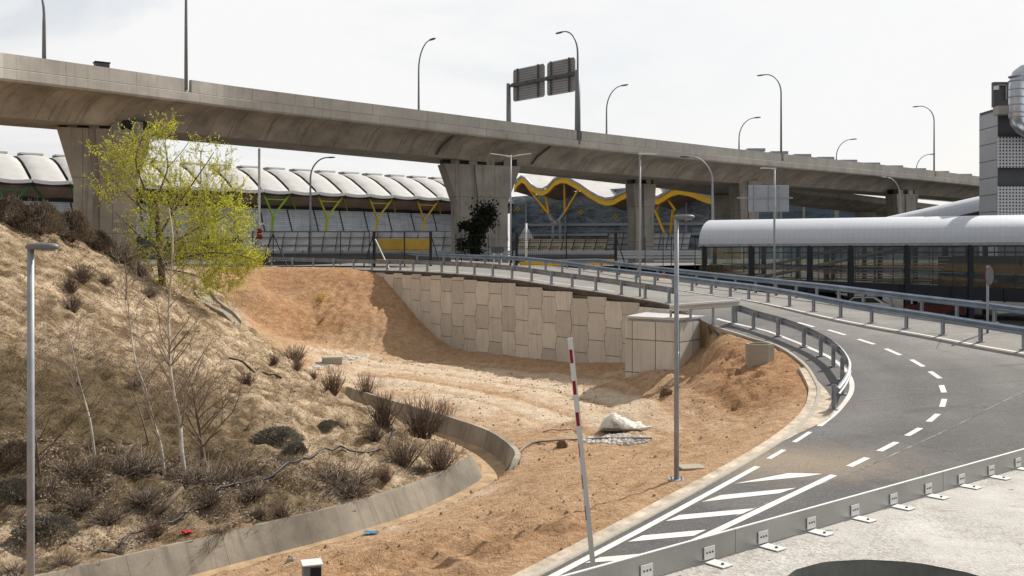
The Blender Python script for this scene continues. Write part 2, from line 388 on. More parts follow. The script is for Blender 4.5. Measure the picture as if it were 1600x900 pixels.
def spline(pts, step):
    """Catmull-Rom through points, resampled evenly"""
    P = [Vector(p) for p in pts]; P = [P[0]*2-P[1]]+P+[P[-1]*2-P[-2]]; out = []
    for i in range(1, len(P)-2):
        for k in range(24):
            t = k/24; a, b, c, d = P[i-1], P[i], P[i+1], P[i+2]
            out.append(.5*((2*b)+(c-a)*t+(2*a-5*b+4*c-d)*t*t+(3*b-a-3*c+d)*t**3))
    out.append(P[-2])
    L = [0]
    for i in range(1, len(out)): L.append(L[-1]+(out[i]-out[i-1]).length)
    n = max(2, int(round(L[-1]/step))+1); res = []; j = 0
    for k in range(n):
        s = L[-1]*k/(n-1)
        while j < len(L)-2 and L[j+1] < s: j += 1
        f = (s-L[j])/max(1e-9, L[j+1]-L[j]); res.append(out[j].lerp(out[j+1], f))
    return res
def offset(path, o):
    """shift a path o metres to the right of travel"""
    r = []
    for k, p in enumerate(path):
        t = path[min(k+1, len(path)-1)]-path[max(k-1, 0)]; t.z = 0; t.normalize(); r.append(p+Vector((t.y, -t.x, 0))*o)
    return r
# ---------------------------------------------------------------- road surface (smooth spline through surveyed levels)
A_uvd = [(418,416,81),(500,418.5,79),(585,421.7,76),(658,423.8,70.5),(707,426.7,67),(767,431.5,63.5),(815,437,61),(862,444.5,58.5),(913,451.5,56),(965,459.5,54),(1020,468.5,51.5),(1052,474.5,50),(1090,483,48.2),(1150,503,45.5),(1188,517,43),(1226,529,41.5),(1258,543,40),(1285,558,38),(1305,575.5,36),(1318,600,34),(1314,622,32.2),(1300,645,30.7)]
A_pts = [W(*p) for p in A_uvd]
B_uvd = [(640,408.5,88),(720,413,82),(817,418.5,75),(903,429,69.5),(948,437,67),(1000,443.5,64),(1049,450,61),(1130,462,56),(1225,477,50),(1320,497,45.5),(1450,519,41),(1580,542.5,37)]
B_pts = [W(*p) for p in B_uvd]+[Vector((20.4,33.2,EYE-3.65)), Vector((23.5,30,EYE-3.95)), Vector((30,26.5,EYE-4.3))]
K_uvh = [(1160,524,3.35),(1215,543,3.7),(1250,566,4.0),(1270,592,4.3),(1277,615,4.55),(1262,650,4.85),(1205,697,5.05),(1060,780,5.25),(810,912,5.5)]
K_pts = [W(1118,513,45.2)]+[G(*p) for p in K_uvh]+[Vector((-2.4,13.6,EYE-5.7)), Vector((-5.5,10,EYE-5.85))]
ctl = [(p.x, p.y, p.z) for p in A_pts+B_pts+K_pts]
ctl += [(x, y, EYE-h) for x, y, h in ((15,20,5.0),(17,27,4.55),(25,20,4.8),(10,15,5.45),(5,12,5.65),(18,12,5.4),(0,8,5.9),(10,5,5.8),(32,20,4.7),(35,30,4.2),(13.2,33.5,4.2))]
def tps_fit(P, lam=.02):
    P = np.array(P, float); xy = P[:, :2]; n = len(P)
    r = np.linalg.norm(xy[:, None]-xy[None], axis=2); K = np.where(r > 0, r*r*np.log(r+1e-12), 0)+np.eye(n)*lam*n
    T = np.c_[np.ones(n), xy]; A = np.zeros((n+3, n+3)); A[:n,:n] = K; A[:n,n:] = T; A[n:,:n] = T.T
    w = np.linalg.solve(A, np.r_[P[:,2], 0, 0, 0])
    def f(q):
        q = np.atleast_2d(np.asarray(q, float)); out = np.zeros(len(q))
        for i in range(0, len(q), 20000):
            c = q[i:i+20000]; r = np.linalg.norm(c[:, None]-xy[None], axis=2)
            out[i:i+20000] = np.where(r > 0, r*r*np.log(r+1e-12), 0) @ w[:n]+w[n]+c @ w[n+1:]
        return out
    return f
road_f = tps_fit(ctl)
def rz(x, y): return float(road_f([(x, y)])[0])
def onroad(u, v, lift=.0):
    """point of the road surface seen at a survey direction"""
    lo, hi = 8., 120.; prev = lo
    d = lo
    while d < hi:
        p = W(u, v, d)
        if p.z < rz(p.x, p.y): break
        prev = d; d += .5
    a, b = prev, d
    for _ in range(18):
        m = (a+b)/2; p = W(u, v, m)
        if p.z < rz(p.x, p.y): b = m
        else: a = m
    p = W(u, v, (a+b)/2); return Vector((p.x, p.y, rz(p.x, p.y)+lift))

A_path = spline(A_pts, .5); B_path = spline(B_pts, .5)
def setz(path, dz=0.):
    z = road_f([(p.x, p.y) for p in path]); return [Vector((p.x, p.y, z[i]+dz)) for i, p in enumerate(path)]
A_path = setz(A_path); B_path = setz(B_path)
K_path = setz(spline(K_pts, .4))
C_pts = offset(B_path, -3.6)
C_path = setz(C_pts, .12)
i48 = min(range(len(A_path)), key=lambda i: (A_path[i]-Vector((8.7,48.2,A_path[i].z))).length)
inner = offset(A_path[:i48:3], .45)
outer = offset(B_path, -4.3)[::3]
poly = [p for p in inner]+[K_path[0]]+[p for p in K_path[2::3]]+[Vector((-5,4,0)), Vector((20,2,0)), Vector((40,5,0)), Vector((40,24,0))]+[p for p in reversed(outer)]
poly2 = [Vector((p.x, p.y)) for p in poly]
def inpoly(P, poly):
    P = np.asarray(P); x, y = P[:,0], P[:,1]; ins = np.zeros(len(P), bool); n = len(poly); j = n-1
    for i in range(n):
        xi, yi = poly[i][0], poly[i][1]; xj, yj = poly[j][0], poly[j][1]
        c = ((yi > y) != (yj > y)) & (x < (xj-xi)*(y-yi)/((yj-yi) if abs(yj-yi) > 1e-12 else 1e-12)+xi); ins ^= c; j = i
    return ins
def inpt(x, y, poly):
    ins = False; xj, yj = poly[-1][0], poly[-1][1]
    for p in poly:
        xi, yi = p[0], p[1]
        if (yi > y) != (yj > y) and x < (xj-xi)*(y-yi)/(yj-yi)+xi: ins = not ins
        xj, yj = xi, yi
    return ins
def polydist(P, path, closed=False):
    P = np.asarray(P, float); best = np.full(len(P), 1e9); q = [np.array((p[0], p[1])) for p in path]
    if closed: q = q+[q[0]]
    for a, b in zip(q[:-1], q[1:]):
        ab = b-a; L = ab @ ab
        if L < 1e-12: continue
        t = np.clip(((P-a) @ ab)/L, 0, 1); best = np.minimum(best, np.linalg.norm(P-(a+t[:,None]*ab), axis=1))
    return best
def sheet(poly2, step, zf, lift=0., grid=True):
    xs = [p[0] for p in poly2]; ys = [p[1] for p in poly2]; pts = [Vector((p[0], p[1])) for p in poly2]; n = len(pts)
    if grid:
        gx, gy = np.meshgrid(np.arange(min(xs), max(xs), step), np.arange(min(ys), max(ys), step)); g = np.c_[gx.ravel(), gy.ravel()]
        g = g[inpoly(g, poly2)]; g = g[polydist(g, poly2, True) > step*.4]; pts += [Vector(t) for t in g]
    vs, _, fs, *_r = delaunay_2d_cdt(pts, [(i, (i+1) % n) for i in range(n)], [], 1, 1e-5)
    mb = MB(); z = zf([(v.x, v.y) for v in vs]); mb.add([(v.x, v.y, z[i]+lift) for i, v in enumerate(vs)])
    for f in fs:
        a, b, c = vs[f[0]], vs[f[1]], vs[f[2]]
        up = (b.x-a.x)*(c.y-a.y)-(b.y-a.y)*(c.x-a.x) > 0
        mb.face(f if up else f[::-1], 0, True)
    return mb
mb = sheet(poly2, .5, road_f)
vx = np.array([(p[0], p[1]) for p in mb.v])
dashA = [onroad(*q) for q in ((1225,497),(1260,507.6),(1307,519.6),(1353,534),(1395,550),(1432,567),(1460,586),(1474,607),(1474,629),(1458,653),(1428,675),(1387,698),(1340,722),(1300,744),(1150,813),(985,892))]
zone = np.zeros((len(vx), 4)); zone[:,3] = 1
dn = polydist(vx, dashA); inn = np.minimum(polydist(vx, [(p.x,p.y) for p in A_path]), polydist(vx, [(p.x,p.y) for p in K_path]))
lane_out = polydist(vx, [(p.x,p.y) for p in B_path])
pale = np.clip(1-(lane_out-1.0)/4.0, 0, 1)
zone[:,0] = np.clip(pale*1.0, 0, 1)*np.clip((vx[:,1]-29)/7, 0, 1)
zone[:,0] = np.maximum(zone[:,0], np.clip((vx[:,1]-46)/6, 0, 1))
zone[:,0] = np.maximum(zone[:,0], .35*np.clip(1-np.abs(dn-2.2)/1.6, 0, 1)*np.clip((vx[:,1]-24)/6, 0, 1))
sp = onroad(1235, 722); zone[:,1] = np.exp(-(((vx[:,0]-sp.x)/2.6)**2+((vx[:,1]-sp.y)/1.7)**2))
zone[:,1] = np.maximum(zone[:,1], .75*np.clip(1-polydist(vx, [(p.x,p.y) for p in B_path])/1.6, 0, 1)*np.clip((40-vx[:,1])/6, 0, 1))
j0_, j1_ = onroad(1600,612), onroad(1225,778); jd = (j1_-j0_); jn = Vector((jd.y, -jd.x)).normalized()
if jn.dot(Vector((25,15))-Vector((j0_.x,j0_.y))) < 0: jn = -jn
sgn = (vx[:,0]-j0_.x)*jn.x+(vx[:,1]-j0_.y)*jn.y
zone[:,2] = np.clip(.5+sgn/.5, 0, 1)
wt = np.maximum.reduce([np.exp(-((dn-q)/.32)**2) for q in (.95, 2.55)])
zone[:,3] = 1-.8*wt
struct(mb.build('road', M['asphalt'], attr=zone), 'curving asphalt slip road with dashed centre line')
# skirt of the ramp under the road edge
sk = MB()
pe = setz(inner+K_path[:12:2]); pe2 = setz(outer)
for path, s in ((pe, 1), (pe2, -1)):
    for a, b in zip(path[:-1], path[1:]):
        la, lb = Vector((a.x, a.y, a.z-6.5)), Vector((b.x, b.y, b.z-6.5))
        sk.quad(a, b, lb, la) if s > 0 else sk.quad(b, a, la, lb)
struct(sk.build('road_embankment', simple('embankment_fill', (.27,.19,.12), .95, 0, .3, 1)), 'dark edge of the ramp under the guardrails')

# painted markings
def marking(pix, name='road_marking', lift=.006):
    P = [onroad(u, v) for u, v in pix]; q = [Vector((p.x, p.y)) for p in P]
    return sheet(q, .8, road_f, lift, grid=False)
mk = MB()
def merge(dst, src):
    o = len(dst.v); dst.v += src.v
    for i, f in enumerate(src.f): dst.face([k+o for k in f], 0, False)
def stripe(path, w, lift=.006):
    path = [Vector((p.x, p.y, 0)) for p in path]
    l = offset(path, -w/2); r = offset(path, w/2); zl = road_f([(p.x,p.y) for p in l]); zr = road_f([(p.x,p.y) for p in r])
    i = mk.add([(p.x,p.y,z+lift) for p, z in zip(l, zl)]); j = mk.add([(p.x,p.y,z+lift) for p, z in zip(r, zr)])
    for k in range(len(path)-1): mk.face((j+k, j+k+1, i+k+1, i+k))
def pstripe(pix, w, step=.5): stripe(spline([onroad(*q) for q in pix], step), w)
# inner edge line, outer edge line
pstripe([(1120,498),(1147,505),(1190,515),(1226,527.5),(1257,540),(1290,555),(1315,572),(1329,592),(1331,608),(1325,622),(1307,644),(1280,666)], .16)
stripe(offset(B_path, .55), .14)
pstripe([(620,419.5),(700,424),(800,432.5),(900,446.5),(960,455.5)], .14)
# edge dashes, then the two solid lines of the gore
for a, b in (((1266,675),(1241,691)), ((1225,703),(1201,717))): pstripe([a, b], .13)
pstripe([(1184,729),(1100,775),(1000,829),(850,908)], .15)
pstripe([(1303,742.5),(1150,815),(1000,886),(940,914)], .17)
# centre dashes
for a, b in (((1247,504),(1272,511)), ((1294,515.5),(1321,523.5)), ((1341,530),(1366,538)), ((1384,545),(1407,555)), ((1424,562),(1443,573)), ((1453,580.5),(1469,591.5)), ((1471,602),(1475,613.5)), ((1475.5,623.5),(1472,636)), ((1465.5,647),(1451,659)), ((1438,669),(1417,681)), ((1401,691),(1374,705)), ((1355,715.5),(1327,729))): pstripe([a, b], .17, .4)
# hatching
for q in (((1147,756),(1232,739.5),(1286,740.5),(1258,745),(1166,752)), ((1096,784.5),(1126,774),(1244,762.5),(1218,771),(1120,781.5)), ((1040,814.5),(1062,805),(1179,794.5),(1160,803),(1060,812)), ((981,847),(1004,837),(1104,828),(1084,837.5),(1000,845)), ((914,880),(938,871),(1021,864),(1000,874),(930,879))):
    q = [q[0], q[1], q[2], q[3]]
    merge(mk, marking(q))
struct(mk.build('road_marking', M['paint']), 'white road lines, dashes and gore hatching')

# ---------------------------------------------------------------- terrain, one sheet to the horizon
CH = [(-14,14.0,6.4),(-12,16.1,6.4),(-10.4,17.7,6.4),(-8.65,19.5,6.4),(-7.28,21.0,6.4),(-5.48,23.0,6.4),(-3.7,25.0,6.4),(-2.2,27.2,6.4),(-1.1,29.6,6.4),(-.5,31.8,6.43),(-.7,34,6.48),(-1.5,36.8,6.5),(-3,39.6,6.5),(-4.6,42.2,6.5),(-7,46,6.5),(-8.7,49,6.5)]
CH_path = spline([(x, y, EYE-h) for x, y, h in CH], .4)
WR = [min(1,max(0,(p.y-29.2)/2.2)) for p in CH_path]; WL = [1-min(1,max(0,(p.y-32.2)/1.0)) for p in CH_path]
tc = []
def T(u, v, h): p = G(u, v, h); tc.append((p.x, p.y, p.z))
def TD(u, v, d): p = W(u, v, d); tc.append((p.x, p.y, p.z))
def X(x, y, h): tc.append((x, y, EYE-h))
for q in ((800,600,6.4),(700,553,6.25),(760,562,6.2),(840,566,6.1),(900,567,6.0),(950,567,5.75),(930,590,6.15),(640,562,6.3),(560,572,6.3),(500,572,6.3),(700,620,6.3),(640,605,6.35),(900,640,6.42),(1000,642,6.3),(910,622,6.42),(955,628,6.42),(850,690,6.3),(900,690,6.22),(980,700,5.95),(1080,690,5.6),(1180,672,5.15),(1130,645,5.5),(1000,720,5.8),(880,730,6.15),(1100,720,5.42)): T(*q)
# dirt mound inside the bend
for q in ((1128,522,3.35),(1190,545,3.75),(1240,575,4.15),(1258,610,4.6),(1245,645,4.9),(1110,575,4.5),(1085,600,5.0),(1150,600,4.6),(1200,620,4.85),(1060,625,5.85),(1030,633,6.1),(1020,581,5.32),(977,587,5.62),(962,575,5.7)): T(*q)
for q in ((1062,580,44.4),(1076,574,45.0),(1090,562,45.6),(1106,546,46.),(1075,600,42.6),(1100,572,43.8),(1122,541,44.9),(1112,532,46.4)): TD(*q)
# spoil bank on the left of the pit
for u in (410,470,530): TD(u,417.5,77)
TD(575,421.5,76.5)
for q in ((560,428,74),(600,492,66.5),(642,556,62.3),(480,485,68.5),(420,470,70),(520,540,63.6),(450,545,63.5)): TD(*q)
for q in ((597,428,74.3),(612,442,73.2),(634,468,71.6),(660,502,69.7),(690,530,67.6),(722,546,65.8)): TD(*q)
for q in ((-1,62.3,6.2),(2,58.3,6.05),(5,54.2,5.8),(6,51,5.7)): X(*q)
# hillside
for q in ((100,882,6.4),(190,866,6.38),(320,832,6.36),(400,812,6.34),(500,790,6.33),(600,764,6.33),(670,738,6.36),(722,708,6.5)): T(*q)
for q in ((700,690,6.95),(640,655,6.95),(575,622,6.9),(530,612,6.5)): T(*q)
for q in ((290,748,25.6),(150,740,26),(40,800,23.5),(440,700,29),(340,600,35.8),(450,600,43),(520,660,36.5),(580,640,41),(150,600,33),(0,600,31.5),(60,500,37.5),(250,500,46),(330,520,50),(430,560,53),(470,575,55),(380,514,60),(312,456,66)): TD(*q)
for q in ((0,340,46),(50,352,48),(110,367,51),(160,395,54),(195,412,57.5),(255,440,62)): TD(*q)
for q in ((-100,330,44),(-250,325,40),(-100,700,27),(-300,600,27),(-100,890,20)): TD(*q)
X(-24,56,-.3); X(-20,62,.7); X(-17.5,68,1.3); X(-30,60,.4); X(-38,66,.8); X(-24,80,.9); X(-30,73,.9); X(-45,60,.9); X(-45,30,-.5); X(-40,18,4); X(-28,12,6)
# near bank between channel and kerb
for q in ((-6.9,20.1,6.88),(-4.9,22.3,6.86),(-2.9,24.4,6.86),(-1.35,26.8,6.82),(-.1,29.3,6.65),(.5,31.2,6.45),(.9,33,6.35),(.3,36,6.4),(-1,38.6,6.45),(-5.5,47,6.45),(-11.5,16.4,6.9),(-9,18.5,6.9)): X(*q)
for q in ((600,872,5.95),(850,795,5.6),(930,760,5.6),(750,850,5.7),(480,905,6.1)): T(*q)
for p in K_path[4::5]: tc.append((p.x-.35, p.y+.15, p.z-.02)) if p.y < 36 else tc.append((p.x-.5, p.y, p.z-.05))
X(-4,12,6.0); X(-12,10,6.3); X(-8,4,6.1); X(0,3,6.0); X(-25,3,6.2); X(20,3,6); X(40,3,6); X(45,20,5)
# far and right
for q in ((-5,82,.9),(5,80,.95),(13,84,1.7),(21,70,4.4),(15.5,76,2.2),(24,62,5.4),(34,60,5.4),(48,52,5.4),(45,66,5.2),(24,80,4.6),(36,76,4.8),(40,84,4.8),(48,74,4.8),(30,96,1.2),(48,96,1.2),(17,84,1.9),(0,95,.9),(-20,95,.9),(20,99,.9),(-44,80,.9),(-44,99,.9),(48,99,.9),(40,40,4.4)): X(*q)
# under the ramp
for q in ((6,60,4.5),(10,58,4.),(14,50,4.3),(0,70,3.),(-6,76,1.2),(14,42,5.),(20,50,4.4)): X(*q)
for x in (-6000,-800,-120,120,800,6000):
    for y in (130,300,1500,9000): X(x,y,.9)
    X(x,-600,5.5)
X(-120,60,.9); X(-120,5,5); X(120,60,1.2); X(120,5,5)
def spread(a, b, s): return list(np.arange(a, b+1e-6, s))
STEP = .25
xs = [-6000,-2500,-1000,-450,-220,-130,-90,-70,-58,-51]+spread(-46,-14.2,STEP)+spread(-14,12,.16)+spread(12.25,48,STEP)+[52,58,68,85,120,200,400,900,2500,6000]
ys = [-500,-150,-40,-12,0]+spread(6,13.75,STEP)+spread(14,46,.16)+spread(46.2,100,STEP)+[103,108,116,130,160,220,320,500,900,2000,4500,9000]
xs = np.array(xs); ys = np.array(ys); X2, Y2 = np.meshgrid(xs, ys); PT = np.c_[X2.ravel(), Y2.ravel()]
cp = [Vector((c[0], c[1])) for c in tc]
vs, _, fs, ov, *_r = delaunay_2d_cdt(cp, [], [], 0, 1e-4)
vz = np.array([np.mean([tc[k][2] for k in o]) for o in ov])
V2 = np.array([(v.x, v.y) for v in vs]); Z = np.full(len(PT), EYE-.9)
for f in fs:
    a, b, c = V2[f[0]], V2[f[1]], V2[f[2]]; lo = np.minimum(np.minimum(a, b), c)-1e-6; hi = np.maximum(np.maximum(a, b), c)+1e-6
    s = np.where((PT[:,0] >= lo[0]) & (PT[:,0] <= hi[0]) & (PT[:,1] >= lo[1]) & (PT[:,1] <= hi[1]))[0]
    if not len(s): continue
    det = (b[1]-c[1])*(a[0]-c[0])+(c[0]-b[0])*(a[1]-c[1])
    if abs(det) < 1e-12: continue
    q = PT[s]; l1 = ((b[1]-c[1])*(q[:,0]-c[0])+(c[0]-b[0])*(q[:,1]-c[1]))/det; l2 = ((c[1]-a[1])*(q[:,0]-c[0])+(a[0]-c[0])*(q[:,1]-c[1]))/det; l3 = 1-l1-l2
    ok = (l1 > -1e-6) & (l2 > -1e-6) & (l3 > -1e-6); Z[s[ok]] = l1[ok]*vz[f[0]]+l2[ok]*vz[f[1]]+l3[ok]*vz[f[2]]
Zg = Z.reshape(len(ys), len(xs))
i0, i1 = 10, len(xs)-10; j0, j1 = 5, len(ys)-12
def smooth(A, n):
    for _ in range(n):
        B = np.pad(A, 3, mode='edge')
        A = sum(B[3:-3, 3+k:B.shape[1]-3+k] for k in (-3,-2,-1,0,1,2,3))/7
        B = np.pad(A, 3, mode='edge'); A = sum(B[3+k:B.shape[0]-3+k, 3:-3] for k in (-3,-2,-1,0,1,2,3))/7
    return A
D = Zg[j0:j1, i0:i1]; D = smooth(D, 2)
px = X2[j0:j1, i0:i1].ravel(); py = Y2[j0:j1, i0:i1].ravel(); PD = np.c_[px, py]
HB = [(-30,5),(-14.6,15),(-9.3,20.0),(-7.9,21.5),(-6.1,23.5),(-4.3,25.5),(-2.6,28.2),(-1.7,30.3),(-1.3,32.6),(-1.5,35),(-2.4,37.3),(-3.9,40),(-5.5,42.7),(-7.8,46.6),(-9.4,50.2),(-12,55),(-14.8,59.5),(-18,64),(-21,70),(-24,77),(-30,84),(-60,90),(-60,8)]
hillm = inpoly(PD, HB).astype(float)
hd = polydist(PD, HB, True); hillm = np.where(hillm > 0, np.clip(.5+hd/.8, 0, 1), np.clip(.5-hd/.8, 0, 1))
zz = D.ravel().copy()
inR = inpoly(PD, poly2); dR = polydist(PD, poly2, True)
dCh = polydist(PD, [(p.x, p.y) for p in CH_path])
# roughness of the ground: clods, tracks, erosion
nz = np.zeros(len(px)); amp = np.where(hillm > .5, .24, .075)
bank = np.exp(-((px+14)/9)**2-((py-68)/7)**2)
mound = np.exp(-((px-9.2)/2.6)**2-((py-37)/6)**2)
bnk2 = np.exp(-((px+1)/6)**2-((py-19.5)/4)**2)
amp = amp+.09*mound+.07*bank+.06*bnk2
tracks = np.full(len(px), 9.)
for tl in ([(-11,61),(-6,56.5),(-1,52),(3,47),(5.6,41),(6.8,35),(6.4,29.5)], [(-9,53.5),(-4,49),(0,43),(2.6,37),(4.6,31)], [(-6,60),(0,56.5),(5,50),(7,43)]):
    tv = spline([(a, b, 0) for a, b in tl], .8)
    for o in (-.85, .85): tracks = np.minimum(tracks, polydist(PD, [(p.x, p.y) for p in offset(tv, o)]))
rut = np.exp(-(tracks/.24)**2)
near = (py < 82) & (px > -42) & (px < 20)
for i in np.where(near)[0]:
    a = Vector((px[i], py[i], 0))
    nz[i] = amp[i]*(noise.fractal(a*.55, 1., 2., 3)*.7+noise.fractal(a*2.1+Vector((7,3,1)), .8, 2., 3)*1.0)
    if hillm[i] < .5:
        if bank[i] > .15: nz[i] += .16*bank[i]*noise.fractal(Vector((px[i]*1.5, py[i]*.35, 9)), .8, 2., 3)
        if bnk2[i] > .15: nz[i] += .15*bnk2[i]*noise.fractal(Vector(((px[i]*.74+py[i]*.67)*2.0, (px[i]*-.67+py[i]*.74)*.55, 5)), .7, 2., 4)
        if mound[i] > .2: nz[i] += .10*mound[i]*noise.fractal(a*3.2, .6, 2., 3)
        nz[i] += .035*noise.noise(a*4.5)
        nz[i] -= .08*rut[i]
    if hillm[i] > .3:
        r = noise.noise(Vector((px[i]*1.1+py[i]*.5, py[i]*.42-px[i]*.2, 4)));  nz[i] += .22*hillm[i]*(abs(r)-.2)
damp = np.clip((dCh-.9)/.8, 0, 1)*np.where(inR, 0, np.clip(dR/.8, 0.1, 1))
zz += nz*damp
rzv = np.full(len(px), 1e9); nr = inR | (dR < 2.5); rzv[nr] = road_f(PD[nr])
zz = np.where(inR, np.minimum(zz, rzv-.35), zz)
ew = np.where(py > 43.2, .45, 1.6); edge = (~inR) & (dR < ew) & (py < 47.5) & (px < 11.6) & ((py < 45) | (px > 8.9)); w = np.clip(1-dR/ew, 0, 1)
zz = np.where(edge, zz*(1-w)+(rzv-.03)*w, zz)
near_c = dCh < 2.2
cpx = np.array([(p.x, p.y, p.z) for p in CH_path])
for i in np.where(near_c)[0]:
    k = int(np.argmin((cpx[:,0]-px[i])**2+(cpx[:,1]-py[i])**2)); k0, k1 = max(0,k-1), min(len(cpx)-1,k+1)
    rt = (px[i]-cpx[k,0])*(cpx[k1,1]-cpx[k0,1])-(py[i]-cpx[k,1])*(cpx[k1,0]-cpx[k0,0]) > 0
    if rt: tgt = -.52*(1-WR[k])-.04*WR[k]; th = .10*(1-WR[k])+.68*WR[k]
    else: tgt = -.50*(1-WL[k])-.03*WL[k]; th = .34*(1-WL[k])+.80*WL[k]
    if dCh[i] < th: zz[i] = cpx[k,2]-1.3
    else: wv = np.clip(1-(dCh[i]-th-.1)/1.1, 0, 1); zz[i] = zz[i]*(1-wv)+(cpx[k,2]+tgt+.5*nz[i])*wv
Zg[j0:j1, i0:i1] = zz.reshape(D.shape); Zf = Zg.ravel()
zone = np.zeros((len(PT), 4)); zone[:,3] = np.where((PT[:,0] > 12) & (PT[:,1] > 48) | (PT[:,1] > 81) | (PT[:,0] > 14) , 0, 1)
zi = np.zeros((len(px), 4)); zi[:,0] = hillm; zi[:,3] = np.where((px > 12.3) | ((py > 80) & (px > -16)), 0, 1)
# pale worked ground on the pit floor and along tracks
tr = [(-11,61),(-7,57),(-3,54),(1,50),(4,44),(6.2,38),(7.2,33)]; tr2 = [(-9,54),(-4,48),(0,42),(4,36)]
pale = np.maximum(np.clip(1.15-polydist(PD, tr)/4.2, 0, 1), np.clip(1-polydist(PD, tr2)/4., 0, 1))
pale = np.maximum(pale, .6*np.clip(1-dCh/1.8, 0, 1))
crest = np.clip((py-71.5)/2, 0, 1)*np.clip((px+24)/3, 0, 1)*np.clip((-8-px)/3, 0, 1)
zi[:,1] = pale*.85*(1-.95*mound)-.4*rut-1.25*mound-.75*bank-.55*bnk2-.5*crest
zi[:,2] = np.clip(1-np.hypot((px+13.5)/10, (py-31)/7.5), 0, 1)*1.35+np.clip(1-np.hypot((px+10)/10, (py-25.5)/4.2), 0, 1)*1.3
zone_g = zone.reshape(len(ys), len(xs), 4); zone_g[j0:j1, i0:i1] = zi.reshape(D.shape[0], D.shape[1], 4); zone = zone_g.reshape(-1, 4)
def tz(x, y):
    i = min(max(int(np.searchsorted(xs, x))-1, 0), len(xs)-2); j = min(max(int(np.searchsorted(ys, y))-1, 0), len(ys)-2)
    fx = (x-xs[i])/(xs[i+1]-xs[i]); fy = (y-ys[j])/(ys[j+1]-ys[j])
    return float((Zg[j,i]*(1-fx)+Zg[j,i+1]*fx)*(1-fy)+(Zg[j+1,i]*(1-fx)+Zg[j+1,i+1]*fx)*fy)
def onland(u, v, lo=12., hi=95.):
    d = lo; prev = lo
    while d < hi:
        p = W(u, v, d)
        if p.z < tz(p.x, p.y): break
        prev = d; d += .25
    a, b = prev, d
    for _ in range(12):
        m = (a+b)/2; p = W(u, v, m)
        if p.z < tz(p.x, p.y): b = m
        else: a = m
    p = W(u, v, (a+b)/2); return Vector((p.x, p.y, tz(p.x, p.y)))
mb = MB(); mb.v = np.c_[PT, Zf].tolist(); nx = len(xs)
for j in range(len(ys)-1):
    for i in range(nx-1): mb.f.append((j*nx+i, j*nx+i+1, (j+1)*nx+i+1, (j+1)*nx+i))
mb.mi = [0]*len(mb.f); mb.sm = [True]*len(mb.f)
def build_fast(mb, name, mat, attr):
    me = bpy.data.meshes.new(name); me.from_pydata(mb.v, [], mb.f); me.materials.append(mat)
    me.polygons.foreach_set('use_smooth', mb.sm)
    a = me.color_attributes.new('zone', 'FLOAT_COLOR', 'POINT'); a.data.foreach_set('color', attr.astype(np.float32).ravel())
    o = bpy.data.objects.new(name, me); COL.objects.link(o); return o
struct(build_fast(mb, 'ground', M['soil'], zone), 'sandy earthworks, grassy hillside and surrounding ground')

# asphalt service road on the upper level
up = MB(); i = up.add([(x,y,EYE-.80) for x, y in ((-75,79.5),(-14,79.5),(-6,81.5),(11.5,81.5),(14.5,86),(22,94),(75,98),(90,150),(-90,150))]); up.face(range(i,i+9))
z = np.zeros((9,4)); z[:,0] = .0; z[3:7,0] = 1; z[:,3] = 1
struct(up.build('service_road', M['asphalt'], attr=z), 'grey service road on the upper level')

mk = MB(); stripe(spline([onroad(*q) for q in ((1610,607),(1540,641),(1440,690),(1340,735),(1230,775),(1150,806))], .6), .05, .005)
sm_ = NB('tar_joint'); ob_ = sm_.coord('Object'); sm_.col(sm_.mix(sm_.ramp(sm_.noise(ob_, 1.6, 5, .7), .4, .62), (.085,.083,.083), (.30,.29,.275))); sm_.set(.9)
struct(mk.build('road_seam', sm_.m), 'pale worn joint between two strips of asphalt')
# kerb strip along the inner edge of the road
kb = MB(); kp = [p for p in K_path]
prof = [(.0,-.2),(.0,.035),(-.02,.05),(-.12,.05),(-.14,.02),(-.14,-.4)]
kb.sweep(offset(kp, .02)[::-1], [(-o, z) for o, z in prof][::-1])
bend = [p for p in kp if p.y < 36.5]
apr = MB(); rows = []
for k, p in enumerate(bend):
    t = bend[min(k+1,len(bend)-1)]-bend[max(k-1,0)]; t.z = 0; t.normalize(); rt = Vector((t.y,-t.x,0)); w = .05+.62*math.exp(-((p.y-30.8)/2.6)**2)
    rows.append(apr.add([p-rt*w+Vector((0,0,.010)), p+rt*.28+Vector((0,0,.03)), p+rt*.33+Vector((0,0,-.25))]))
for a, b in zip(rows[:-1], rows[1:]):
    for q in (0,1): apr.face((a+q, a+q+1, b+q+1, b+q), 0, False)
ko = kb.build('kerb', M['kerb']); struct(ko, 'pale concrete kerb along the inside of the bend')
struct(apr.build('kerb_apron', simple('dusty_apron_concrete', (.56,.475,.37), .95, 0, .5, 2.2, .5)), 'pale concrete strip between kerb and dirt')

# concrete drainage channel
co = thing('drainage_channel', '', 'drainage channel', tuple(CH_path[20]))
def vsweep(prof, wts, drop):
    m = MB(); rows = []; L = 0; Ls = []
    for k, p in enumerate(CH_path):
        t = CH_path[min(k+1,len(CH_path)-1)]-CH_path[max(k-1,0)]; t.z = 0; t.normalize(); rt = Vector((t.y,-t.x,0)); w = wts[k]
        if k: L += (p-CH_path[k-1]).length
        Ls.append(L); rows.append(m.add([p+rt*o+Vector((0,0,z*w+drop*(1-w))) for o, z in prof]))
    pl = [0]
    for a, b in zip(prof[:-1], prof[1:]): pl.append(pl[-1]+math.hypot(b[0]-a[0], b[1]-a[1]))
    for k in range(len(rows)-1):
        for q in range(len(prof)-1): m.face((rows[k]+q, rows[k]+q+1, rows[k+1]+q+1, rows[k+1]+q), 0, False, ((Ls[k],pl[q]),(Ls[k],pl[q+1]),(Ls[k+1],pl[q+1]),(Ls[k+1],pl[q])))
    return m
